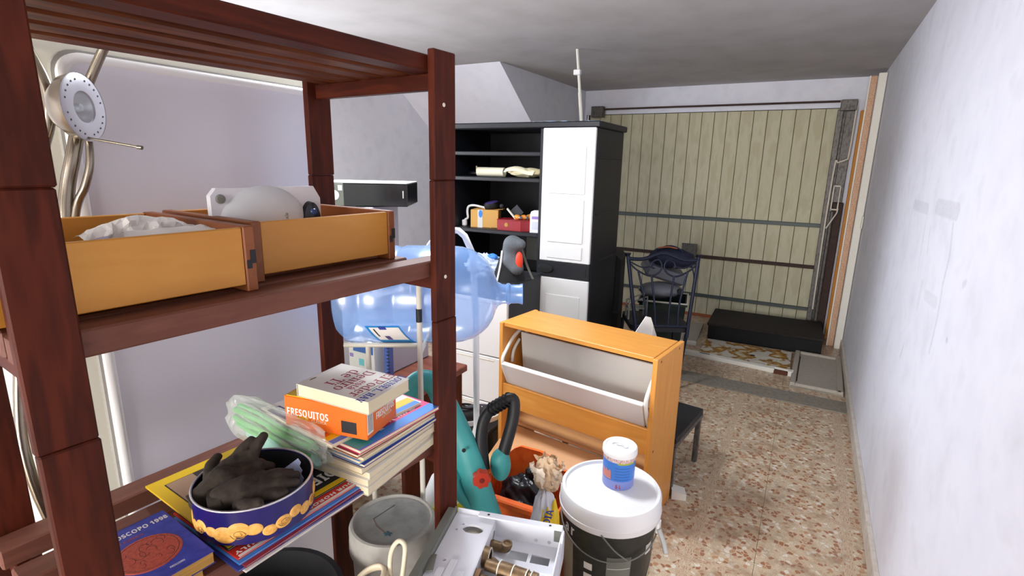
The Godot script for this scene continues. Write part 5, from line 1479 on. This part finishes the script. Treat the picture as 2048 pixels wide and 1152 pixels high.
# ---------------------------------------------------------------- buckets, crate, bags and boiler in front
func foreground() -> void:
	var c := Vector3(-0.455, 0, -1.505)
	var t := thing("paint_bucket", "large white lidded bucket with a dark printed label", "bucket", c)
	part("body", lathe(S(), [Vector2(0, 0.0), Vector2(0.13, 0.0), Vector2(0.134, 0.006), Vector2(0.152, 0.42), Vector2(0.152, 0.44), Vector2(0, 0.44)], 56), M.white_plastic, t)
	part("label", lathe(S(), [Vector2(0.1365, 0.05), Vector2(0.1525, 0.41)], 56), M.label_black, t)
	part("lid", lathe(S(), [Vector2(0.153, 0.412), Vector2(0.163, 0.41), Vector2(0.165, 0.415), Vector2(0.163, 0.474), Vector2(0.158, 0.482), Vector2(0.149, 0.483), Vector2(0.145, 0.474), Vector2(0.14, 0.474), Vector2(0.132, 0.477), Vector2(0, 0.477)], 64), M.white_plastic, t)
	part("lid_ridge", tube(S(), range(56).map(func(i): return Vector3(cos(TAU * i / 56) * 0.1645, 0.43, sin(TAU * i / 56) * 0.1645)), 0.0022, 6, 1.0, true), M.white_plastic, t)
	# angles are measured from +x towards +z; the camera looks from about 73 degrees
	var wrap := func(a0: float, a1: float, y0: float, y1: float, out: float) -> Callable:
		return func(u: float, v: float) -> Vector3:
			var a := deg_to_rad(lerpf(a0, a1, u))
			var y := lerpf(y0, y1, v)
			var r := 0.1365 + 0.016 * (y - 0.05) / 0.36 + out
			return Vector3(cos(a) * r, y, sin(a) * r)
	part("picture_panel", sheet(S(), 8, 2, wrap.call(152.0, 118.0, 0.08, 0.335, 0.0008)), mat("9c977f", 0.5), t)
	part("grey_panel", sheet(S(), 8, 2, wrap.call(72.0, 42.0, 0.08, 0.33, 0.0008)), M.label_grey, t)
	for y: float in [0.29, 0.25, 0.21]:
		part("white_square", sheet(S(), 3, 1, wrap.call(100.0, 89.0, y - 0.024, y, 0.0008)), M.page_white, t)
		part("panel_line", sheet(S(), 5, 1, wrap.call(71.0, 43.0, y - 0.002, y, 0.0014)), M.page_white, t)
	part("pale_patch", sheet(S(), 4, 1, wrap.call(20.0, 8.0, 0.315, 0.35, 0.0008)), M.page_white, t)
	part("pale_triangle", sheet(S(), 8, 4, func(u: float, v: float) -> Vector3: return wrap.call(30.0, 0.0, 0.1, 0.1 + 0.16 * u, 0.001).call(u, v)), mat("c9c6a0", 0.5), t)
	for q in [["a", 130.0, 0.372], ["r", 119.0, 0.372]]:
		var a := deg_to_rad(q[1])
		text(t, q[0], 0.036, M.page_white, Vector3(cos(a) * 0.153, q[2], sin(a) * 0.153), Vector3(sin(a), 0, -cos(a)), Vector3(0, 1, 0), 0.9)
	part("red_print", sheet(S(), 4, 1, wrap.call(150.0, 130.0, 0.325, 0.352, 0.001)), mat("a08a78", 0.5), t)
	# wire bail hanging down the front, with its grip at one side
	var bail := []
	for k in 25:
		var a := deg_to_rad(-5.0 + 160.0 * k / 24)
		bail.append(Vector3(cos(a) * 0.158, 0.385 - 0.055 * sin(PI * k / 24.0) - 0.02 * (1.0 - k / 24.0), sin(a) * 0.158))
	part("bail", tube(S(), bail, 0.0024, 6), M.label_grey, t, "grey wire handle")
	part("bail_end", tube(S(), curve([Vector3(0.03, 0.418, 0.163), Vector3(0.07, 0.37, 0.15), Vector3(0.105, 0.33, 0.122)], 4), 0.0024, 6), M.label_grey, t)
	part("handle_lug", box(S(), Vector3(0.16, 0.385, -0.012), Vector3(0.012, 0.04, 0.03), 0.004), M.white_plastic, t)
	part("grip", tube(S(), [Vector3(0.165, 0.385, 0.0), Vector3(0.185, 0.34, 0.0), Vector3(0.195, 0.315, 0.01)], 0.008, 8), mat("b9b9b4", 0.4), t)

	t = thing("paint_can", "small blue labelled paint can with a white cap on the bucket lid", "can", Vector3(-0.445, 0.4774, -1.545))
	part("tin", lathe(S(), [Vector2(0, 0.0), Vector2(0.050, 0.0), Vector2(0.0515, 0.003), Vector2(0.0515, 0.10), Vector2(0, 0.10)], 44), M.can_low, t)
	part("blue_label", lathe(S(), [Vector2(0.052, 0.032), Vector2(0.0521, 0.033), Vector2(0.0521, 0.098)], 44), M.can_blue, t)
	part("splashed_band", lathe(S(), [Vector2(0.0523, 0.097), Vector2(0.0528, 0.098), Vector2(0.0528, 0.113), Vector2(0.052, 0.115)], 44), grain(tex(82, 0.04, ["e6e2e0", "efeae8", "c98f84", "ece6e4", "8d4a44", "efeae8"], 3), Vector3(12, 5, 12), 0.5), t)
	part("yellow_stripe", sheet(S(), 10, 1, func(u: float, v: float) -> Vector3: return Vector3(cos(lerpf(1.35, 0.2, u)) * 0.0526, 0.092 + 0.006 * v, sin(lerpf(1.35, 0.2, u)) * 0.0526)), mat("a9b52f", 0.5), t)
	part("cap", lathe(S(), [Vector2(0.0535, 0.112), Vector2(0.056, 0.113), Vector2(0.057, 0.116), Vector2(0.056, 0.133), Vector2(0.053, 0.137), Vector2(0.047, 0.137), Vector2(0.045, 0.133), Vector2(0, 0.133)], 44), M.white_plastic, t)
	part("cap_oval", tube(S(), range(24).map(func(i): return Vector3(cos(TAU * i / 24) * 0.026, 0.1335, sin(TAU * i / 24) * 0.011)), 0.0012, 5, 1.0, true), M.silver, t)
	part("cap_sign", tube(S(), [Vector3(-0.012, 0.1335, 0.0), Vector3(-0.004, 0.1335, 0.002), Vector3(0.004, 0.1335, -0.001), Vector3(0.012, 0.1335, 0.0)], 0.0008, 5), M.label_grey, t)
	var can_text := func(words: String, a: float, y: float, hgt: float, m: Material) -> void:
		text(t, words, hgt, m, Vector3(cos(a) * 0.0525, y, sin(a) * 0.0525), Vector3(sin(a), 0, -cos(a)), Vector3(0, 1, 0), 0.8)
	for k in 5:
		part("print_line", sheet(S(), 6, 1, func(u: float, v: float) -> Vector3: return Vector3(cos(lerpf(1.5, 0.55, u)) * 0.0525, 0.078 - 0.01 * k + 0.002 * v, sin(lerpf(1.5, 0.55, u)) * 0.0525)), mat("2a5aa8", 0.4), t)
	part("coral_picture", sheet(S(), 8, 6, func(u: float, v: float) -> Vector3:
		var a := lerpf(2.5, 1.75, u)
		return Vector3(cos(a) * 0.0526, 0.036 + 0.034 * v * (0.55 + 0.45 * absf(sin(u * 9.0))), sin(a) * 0.0526)), mat("d9857a", 0.5), t)
	can_text.call("5 L", 1.25, 0.014, 0.013, M.knob)

	# gas boiler casing, open face up
	var A := Vector3(-0.684, 0.65, -0.963)
	var B := Vector3(-0.424, 0.65, -1.036)
	var ex := (B - A).normalized()
	var ez := Vector3(-ex.z, 0, ex.x)                      # towards the camera
	var W := A.distance_to(B)
	var D := 0.36
	t = thing("boiler_casing", "white sheet metal boiler casing with brass fittings, lying open side up", "boiler", A - Vector3(0, A.y, 0), rad_to_deg(atan2(-ex.z, ex.x)))
	# local frame: x along the back edge, z towards the camera
	var split := 0.10
	var deck := CSGCombiner3D.new()
	deck.name = "deck"
	deck.position = Vector3(0, 0.635, 0)
	csg_box(deck, Vector3(split / 2, 0, D / 2), Vector3(split, 0.006, D), false)
	csg_hole(deck, Vector3(0.058, 0, 0.052), 0.026, 0.02, Vector3(1.0, 1, 0.62))
	csg_hole(deck, Vector3(0.03, 0, 0.04), 0.0035, 0.02, Vector3.ONE)
	csg_hole(deck, Vector3(0.02, 0, 0.062), 0.0035, 0.02, Vector3.ONE)
	csg_hole(deck, Vector3(0.028, 0, 0.165), 0.004, 0.02, Vector3.ONE)
	deck.material_override = M.white_metal
	t.add_child(deck, true)
	var tray := CSGCombiner3D.new()
	tray.name = "recessed_tray"
	tray.position = Vector3(0, 0.585, 0)
	csg_box(tray, Vector3((split + W) / 2, 0, D / 2), Vector3(W - split, 0.004, D), false)
	csg_box(tray, Vector3(0.172, 0, 0.052), Vector3(0.045, 0.02, 0.028), true)
	csg_box(tray, Vector3(0.225, 0, 0.052), Vector3(0.045, 0.02, 0.028), true)
	csg_box(tray, Vector3(0.225, 0, 0.118), Vector3(0.036, 0.02, 0.012), true)
	csg_box(tray, Vector3(0.225, 0, 0.15), Vector3(0.05, 0.02, 0.02), true)
	tray.material_override = M.white_metal
	t.add_child(tray, true)
	part("fold_line", box(S(), Vector3((split + W) / 2, 0.5875, 0.092), Vector3(W - split, 0.004, 0.006), 0.002), M.white_metal, t)
	var step := CSGCombiner3D.new()
	step.name = "step_wall"
	step.position = Vector3(split, 0.611, 0)
	csg_box(step, Vector3(0, 0, D / 2), Vector3(0.004, 0.052, D), false)
	csg_hole(step, Vector3(0, 0.002, 0.03), 0.013, 0.02, Vector3.ONE, Basis.from_euler(Vector3(0, 0, PI / 2)))
	csg_hole(step, Vector3(0, 0.0, 0.105), 0.02, 0.02, Vector3.ONE, Basis.from_euler(Vector3(0, 0, PI / 2)))
	step.material_override = M.white_metal
	t.add_child(step, true)
	part("hole_sleeve", lathe(S(), [Vector2(0.0125, -0.004), Vector2(0.0155, -0.003), Vector2(0.0155, 0.003), Vector2(0.0125, 0.004)], 24, Transform3D(Basis(Vector3(0, -1, 0), Vector3(1, 0, 0), Vector3(0, 0, 1)), Vector3(split, 0.613, 0.03))), M.white_plastic, t)
	part("back_wall", box(S(), Vector3(W / 2, 0.612, -0.002), Vector3(W, 0.075, 0.004), 0.001), M.white_metal, t)
	var fg := part("back_flange", box(S(), Vector3(W / 2 + 0.03, 0.65, 0.008), Vector3(W - 0.06, 0.004, 0.02), 0.001), M.white_metal, t)
	for x: float in [0.085, 0.24]:
		part("flange_hole", lathe(S(), [Vector2(0, 0.0006), Vector2(0.003, 0.0006), Vector2(0.0034, 0.0)], 10, Transform3D(Basis.IDENTITY, Vector3(x, 0.652, 0.008))), M.ink, fg)
	part("flange", box(S(), Vector3(-0.003, 0.62, D / 2), Vector3(0.004, 0.07, D), 0.001), M.label_grey, t)
	part("flange_lip", box(S(), Vector3(-0.012, 0.655, D / 2 + 0.01), Vector3(0.016, 0.003, D), 0.001), M.label_grey, t)
	part("end_wall", box(S(), Vector3(W, 0.605, 0.16), Vector3(0.004, 0.075, 0.32), 0.001), M.white_metal, t)
	part("end_bracket", prism(S(), PackedVector2Array([Vector2(0.0, 0.57), Vector2(0.0, 0.64), Vector2(-0.012, 0.655), Vector2(-0.03, 0.655), Vector2(-0.045, 0.63), Vector2(-0.1, 0.6), Vector2(-0.12, 0.57)]), W + 0.002, W + 0.006, Transform3D(Basis(Vector3(0, 0, -1), Vector3(0, 1, 0), Vector3(1, 0, 0)), Vector3(0, 0, 0.01))), M.white_metal, t)
	part("grey_clip", box(S(), Vector3(W - 0.012, 0.62, 0.0015), Vector3(0.018, 0.03, 0.004), 0.002), M.label_grey, t)
	for x: float in [0.205, 0.238]:
		part("wall_screw", lathe(S(), [Vector2(0, 0.002), Vector2(0.004, 0.0015), Vector2(0.0045, 0.0)], 10, Transform3D(Basis(Vector3(1, 0, 0), Vector3(0, 0, 1), Vector3(0, -1, 0)), Vector3(x, 0.598, 0.0))), M.silver, t)
	# pressed ribs on the deck
	for q in [[0.05, 0.215, 0.11], [0.075, 0.25, 0.12], [0.03, 0.24, 0.1]]:
		part("pressed_rib", box(S(), Vector3(q[0], 0.6395, q[1]), Vector3(0.016, 0.004, q[2]), 0.002), M.white_metal, t)
	part("torn_edge", box(S(), Vector3(0.006, 0.645, 0.19), Vector3(0.018, 0.004, 0.05), 0.001, Basis.from_euler(Vector3(0, 0.2, 0.2))), M.label_grey, t)
	# side skin of the casing down to the floor
	var skin := S()
	box(skin, Vector3(W / 2, 0.29, 0.004), Vector3(W - 0.004, 0.575, 0.004), 0.001)
	box(skin, Vector3(W / 2, 0.29, D - 0.004), Vector3(W - 0.004, 0.575, 0.004), 0.001)
	box(skin, Vector3(0.004, 0.29, D / 2), Vector3(0.004, 0.575, D - 0.008), 0.001)
	box(skin, Vector3(W - 0.004, 0.29, D / 2), Vector3(0.004, 0.575, D - 0.008), 0.001)
	part("side_skin", skin, M.white_metal, t)
	# brass pipework
	var along := Basis(Vector3(0, -1, 0), Vector3(1, 0, 0), Vector3(0, 0, 1))
	part("elbow", tube(S(), curve([Vector3(split, 0.6, 0.045), Vector3(split + 0.03, 0.601, 0.05), Vector3(split + 0.042, 0.606, 0.054), Vector3(split + 0.045, 0.618, 0.056)], 5), 0.012, 14), M.brass, t)
	part("elbow_mouth", lathe(S(), [Vector2(0.008, 0.0), Vector2(0.013, 0.001), Vector2(0.013, 0.008), Vector2(0.0085, 0.009), Vector2(0.008, 0.0)], 18, Transform3D(Basis.IDENTITY, Vector3(split + 0.045, 0.613, 0.056))), M.brass, t)
	part("flange_ring", lathe(S(), [Vector2(0.014, 0.014), Vector2(0.023, 0.013), Vector2(0.024, 0.0), Vector2(0.024, -0.006), Vector2(0.014, -0.006)], 28, Transform3D(along, Vector3(split + 0.004, 0.613, 0.105))), M.brass, t)
	part("white_seal", tube(S(), range(28).map(func(i): return Vector3(split + 0.016, 0.613 + cos(TAU * i / 28) * 0.021, 0.105 + sin(TAU * i / 28) * 0.021)), 0.0022, 6, 1.0, true), M.cream, t)
	part("bent_pipe", tube(S(), curve([Vector3(split + 0.024, 0.608, 0.11), Vector3(split + 0.036, 0.614, 0.125), Vector3(split + 0.045, 0.622, 0.142)], 5), 0.011, 12), M.brass, t)
	part("valve_body", lathe(S(), [Vector2(0, -0.03), Vector2(0.013, -0.03), Vector2(0.013, 0.0), Vector2(0.018, 0.002), Vector2(0.018, 0.034), Vector2(0.0175, 0.036), Vector2(0.0175, 0.066), Vector2(0.015, 0.068), Vector2(0.015, 0.076), Vector2(0.017, 0.078), Vector2(0.017, 0.09), Vector2(0.009, 0.091), Vector2(0.009, 0.08), Vector2(0, 0.08)], 28, Transform3D(along.rotated(Vector3.UP, -0.16), Vector3(split + 0.048, 0.622, 0.142))), M.brass, t, "brass valve cylinder")
	for d: float in [0.002, 0.035, 0.067, 0.078]:
		part("white_seal", tube(S(), range(24).map(func(i): return Transform3D(along.rotated(Vector3.UP, -0.16), Vector3(split + 0.048, 0.622, 0.142)) * Vector3(cos(TAU * i / 24) * 0.0178, d, sin(TAU * i / 24) * 0.0178)), 0.0016, 6, 1.0, true), M.cream, t)
	var hexa := PackedVector2Array()
	for k in 6:
		hexa.append(Vector2(cos(TAU * k / 6), sin(TAU * k / 6)) * 0.023)
	part("hex_nut", prism(S(), hexa, -0.008, 0.012, Transform3D(Basis(Vector3(0, 0, 1), Vector3(0, 1, 0), Vector3(-1, 0, 0)) * Basis.IDENTITY, Vector3(split + 0.006, 0.612, 0.175))), mat("6b4a2c", 0.45, 0.5), t)
	part("lower_pipe", tube(S(), curve([Vector3(split + 0.012, 0.612, 0.175), Vector3(split + 0.04, 0.612, 0.178), Vector3(split + 0.06, 0.614, 0.172), Vector3(split + 0.075, 0.612, 0.185)], 5), 0.014, 14), M.brass, t)
	part("inner_drum", lathe(S(), [Vector2(0, 0.0), Vector2(0.03, 0.0), Vector2(0.03, 0.02), Vector2(0, 0.024)], 24, Transform3D(Basis.from_scale(Vector3(1, 1, 0.7)), Vector3(0.062, 0.60, 0.05))), M.bone, t)

	# grey lidded pail
	t = thing("grey_pail", "dusty grey round pail with a stained lid beside the boiler", "pail", Vector3(-0.88, 0, -0.938))
	part("body", lathe(S(), [Vector2(0, 0.0), Vector2(0.092, 0.0), Vector2(0.096, 0.005), Vector2(0.110, 0.525), Vector2(0, 0.525)], 52), M.pail, t)
	part("lid", lathe(S(), [Vector2(0.111, 0.486), Vector2(0.1165, 0.486), Vector2(0.117, 0.49), Vector2(0.1165, 0.513), Vector2(0.1155, 0.515), Vector2(0.1155, 0.549), Vector2(0.111, 0.558), Vector2(0.105, 0.56), Vector2(0.101, 0.553), Vector2(0.097, 0.553), Vector2(0.094, 0.555), Vector2(0, 0.555)], 60), M.pail, t)
	part("lid_disc", lathe(S(), [Vector2(0, 0.5555), Vector2(0.092, 0.5555)], 48), M.lid_grey, t)
	var st := S()
	tube(st, [Vector3(-0.038, 0.5558, -0.05), Vector3(-0.047, 0.5558, 0.025)], 0.0012, 5, 0.6)
	part("scratch", st, M.grey_dark, t)
	part("rust_line", tube(S(), [Vector3(-0.047, 0.5558, 0.025), Vector3(-0.017, 0.5558, 0.043), Vector3(0.017, 0.5558, 0.05)], 0.001, 5, 0.5), mat("7c5240", 0.8), t)
	part("paint_spot", lump(S(), Vector3(0.027, 0.5558, 0.05), Vector3(0.011, 0.001, 0.009), func(d: Vector3) -> float: return 1.0 + 0.3 * sin(5.0 * atan2(d.z, d.x)), 16, 6), mat("3f626b", 0.5), t)

	# coiled cable by the boiler
	t = thing("cream_cable", "cream electric cable coiled in loops beside the boiler casing", "cable", Vector3(-0.715, 0.0, -0.74))
	part("standing_loop", tube(S(), curve([Vector3(0.012, 0.56, 0.0), Vector3(-0.005, 0.61, -0.012), Vector3(-0.012, 0.645, -0.028), Vector3(-0.002, 0.665, -0.04), Vector3(0.014, 0.658, -0.042), Vector3(0.022, 0.63, -0.03), Vector3(0.03, 0.57, -0.005), Vector3(0.032, 0.5, 0.01)], 6), 0.0055, 8), M.cable, t)
	st = S()
	for k in 3:
		tube(st, range(28).map(func(i): return Vector3(-0.03 + (0.042 - 0.006 * k) * cos(TAU * i / 28), 0.585 + 0.008 * k + 0.012 * cos(TAU * i / 28 + 1.0), 0.03 + (0.05 - 0.006 * k) * sin(TAU * i / 28))), 0.0055, 8, 1.0, true)
	part("coil", st, M.cable, t)
	part("tail", tube(S(), curve([Vector3(0.03, 0.5, 0.01), Vector3(0.01, 0.3, 0.04), Vector3(-0.02, 0.1, 0.05), Vector3(-0.03, 0.006, 0.08)], 6), 0.0055, 8), M.cable, t)

	# black tub under the shelf
	t = thing("black_tub", "black plastic tub under the shelf's lowest tier", "tub", sh(0.36, 0.24, 0))
	part("tub_body", lathe(S(), [Vector2(0, 0.0), Vector2(0.125, 0.0), Vector2(0.13, 0.006), Vector2(0.165, 0.5), Vector2(0.173, 0.505), Vector2(0.173, 0.52), Vector2(0.16, 0.52), Vector2(0.125, 0.02), Vector2(0, 0.02)], 44), M.soft_black, t)
	part("tub_handle", tube(S(), curve([Vector3(0.12, 0.5, -0.12), Vector3(0.155, 0.555, -0.1), Vector3(0.17, 0.56, -0.02), Vector3(0.172, 0.5, 0.03)], 5), 0.011, 8), M.soft_black, t)

	# orange crate
	t = thing("orange_crate", "orange plastic harvest crate holding black bags", "crate", Vector3(-0.795, 0, -1.545), 3.0)
	var cw := 0.355
	var cd := 0.31
	part("floor_panel", box(S(), Vector3(0, 0.012, 0), Vector3(cw, 0.02, cd), 0.003), M.orange, t)
	# back wall rises to a rounded tab in the middle
	var bk := PackedVector2Array([Vector2(-0.177, 0.02), Vector2(0.177, 0.02), Vector2(0.177, 0.353), Vector2(0.1, 0.353), Vector2(0.03, 0.398), Vector2(0.0, 0.407), Vector2(-0.085, 0.407), Vector2(-0.112, 0.39), Vector2(-0.14, 0.36), Vector2(-0.177, 0.353)])
	part("back_wall", prism(S(), bk, -cd / 2, -cd / 2 + 0.012), M.orange, t)
	st = S()
	box(st, Vector3(0, 0.19, cd / 2 - 0.006), Vector3(cw, 0.35, 0.012), 0.003)
	box(st, Vector3(0, 0.37, cd / 2 + 0.004), Vector3(cw + 0.03, 0.026, 0.03), 0.005)
	part("front_wall", st, M.orange, t)
	for s: float in [-1.0, 1.0]:
		part("side_wall", box(S(), Vector3(s * (cw / 2 - 0.006), 0.18, 0), Vector3(0.012, 0.34, cd), 0.003), M.orange, t)
		st = S()
		for k in 9:
			box(st, Vector3(s * (cw / 2 - 0.013), 0.18, -0.125 + 0.031 * k), Vector3(0.006, 0.3, 0.012), 0.002)
		part("wall_ribs", st, M.orange, t)
	st = S()
	for k in 5:
		for i in 4:
			box(st, Vector3(0.03 + 0.022 * i + 0.006 * (k % 2), 0.35 - 0.014 * k, -cd / 2 + 0.0122), Vector3(0.015 - 0.002 * (i % 2), 0.004, 0.001), 0.0)
	part("dark_print", st, mat("6a2410", 0.6), t)
	var nz := noise(91, 2.6, FastNoiseLite.TYPE_CELLULAR, 2)
	nz.cellular_return_type = FastNoiseLite.RETURN_DISTANCE
	for q in [["black crumpled rubbish bag bulging at the back of the orange crate", Vector3(-0.805, 0.0, -1.595), Vector3(0.13, 0.13, 0.08), 0.235], ["black crumpled rubbish bag lying low at the front of the orange crate", Vector3(-0.785, 0.0, -1.475), Vector3(0.135, 0.11, 0.065), 0.19]]:
		t = thing("rubbish_bag", q[0], "bag", q[1], 0.0, "")
		var r: Vector3 = q[2]
		var hh: float = q[3]
		part("plastic", lump(S(), Vector3(0, hh, 0), r, func(d: Vector3) -> float: return 1.08 + 0.42 * nz.get_noise_3dv(d + Vector3(hh * 9, 0, 0)), 56, 36), M.bin_bag, t)
		part("knot", lump(S(), Vector3(0.01, hh + r.y * 0.97, -0.01), Vector3(0.03, 0.032, 0.028), func(d: Vector3) -> float: return 1.0 + 0.5 * nz.get_noise_3dv(d * 2.0), 18, 12), M.bin_bag, t)
	# carrier bag and crumpled paper beside the bucket
	t = thing("carrier_bag", "white and yellow plastic carrier bag between crate and bucket", "bag", Vector3(-0.588, 0, -1.285))
	nz = noise(92, 1.7)
	var fold := func(d: Vector3) -> float: return (0.97 + 0.13 * nz.get_noise_3dv(d * 1.5) + 0.05 * sin(9.0 * atan2(d.z, d.x))) * (1.0 - 0.12 * maxf(0.0, d.y) * maxf(0.0, d.y))
	part("white_plastic", lump(S(), Vector3(0, 0.29, 0), Vector3(0.055, 0.295, 0.05), fold, 36, 24), M.white_bag, t)
	part("yellow_panel", sheet(S(), 16, 14, func(u: float, v: float) -> Vector3:
		var lo := 0.0
		var la := lerpf(-0.3, 0.98, v)
		var d := Vector3(cos(la) * cos(lo), sin(la), cos(la) * sin(lo))
		var wdt := 1.0 - 0.35 * absf(v - 0.35)
		lo = deg_to_rad(28.0 + lerpf(68.0, -68.0, u) * wdt)
		d = Vector3(cos(la) * cos(lo), sin(la), cos(la) * sin(lo))
		return Vector3(0, 0.29, 0) + d * Vector3(0.0575, 0.2975, 0.0525) * fold.call(d)), M.yellow_bag, t)
	text(t, "DIA", 0.022, M.ink_blue, Vector3(0.03, 0.49, 0.04), Vector3(0.2, 0.95, -0.15), Vector3(-0.8, 0.2, 0.5), 1.0)
	t = thing("crumpled_paper", "crumpled brown and white paper sticking out of the carrier bag", "paper", Vector3(-0.59, 0.545, -1.30))
	nz = noise(93, 1.3, FastNoiseLite.TYPE_SIMPLEX, 3)
	var crease := func(d: Vector3) -> float: return 0.8 + 0.55 * (1.0 - 2.2 * absf(nz.get_noise_3dv(d * 1.3))) * 0.5 + 0.1 * nz.get_noise_3dv(d * 4.0)
	part("brown_paper", lump(S(), Vector3(0, 0.045, 0), Vector3(0.044, 0.055, 0.038), crease, 40, 26), M.crumple, t)
	for k in 3:
		var a0 := 2.1 * k
		part("torn_sheet", sheet(S(), 12, 8, func(u: float, v: float) -> Vector3:
			var a := a0 + 1.6 * (u - 0.5)
			var rr := 0.03 + 0.02 * v + 0.016 * nz.get_noise_2d(u * 2.2 + k * 5.0, v * 1.6)
			return Vector3(cos(a) * rr, 0.02 + 0.065 * v + 0.012 * nz.get_noise_2d(u * 2.5, v * 2.0 + k * 9.0), sin(a) * rr)), mat(["e0c9ae", "ead9c4", "d2b08c"][k], 0.8), t)

func csg_box(at: Node3D, p: Vector3, s: Vector3, cut: bool) -> void:
	var b := CSGBox3D.new()
	b.size = s
	b.position = p
	b.operation = CSGShape3D.OPERATION_SUBTRACTION if cut else CSGShape3D.OPERATION_UNION
	b.name = "cut" if cut else "plate"
	at.add_child(b, true)

func csg_hole(at: Node3D, p: Vector3, r: float, h: float, s: Vector3, turn := Basis.IDENTITY) -> void:
	var b := CSGCylinder3D.new()
	b.radius = r
	b.height = h
	b.sides = 28
	b.transform = Transform3D(turn * Basis.from_scale(s), p)
	b.operation = CSGShape3D.OPERATION_SUBTRACTION
	b.name = "cut"
	at.add_child(b, true)
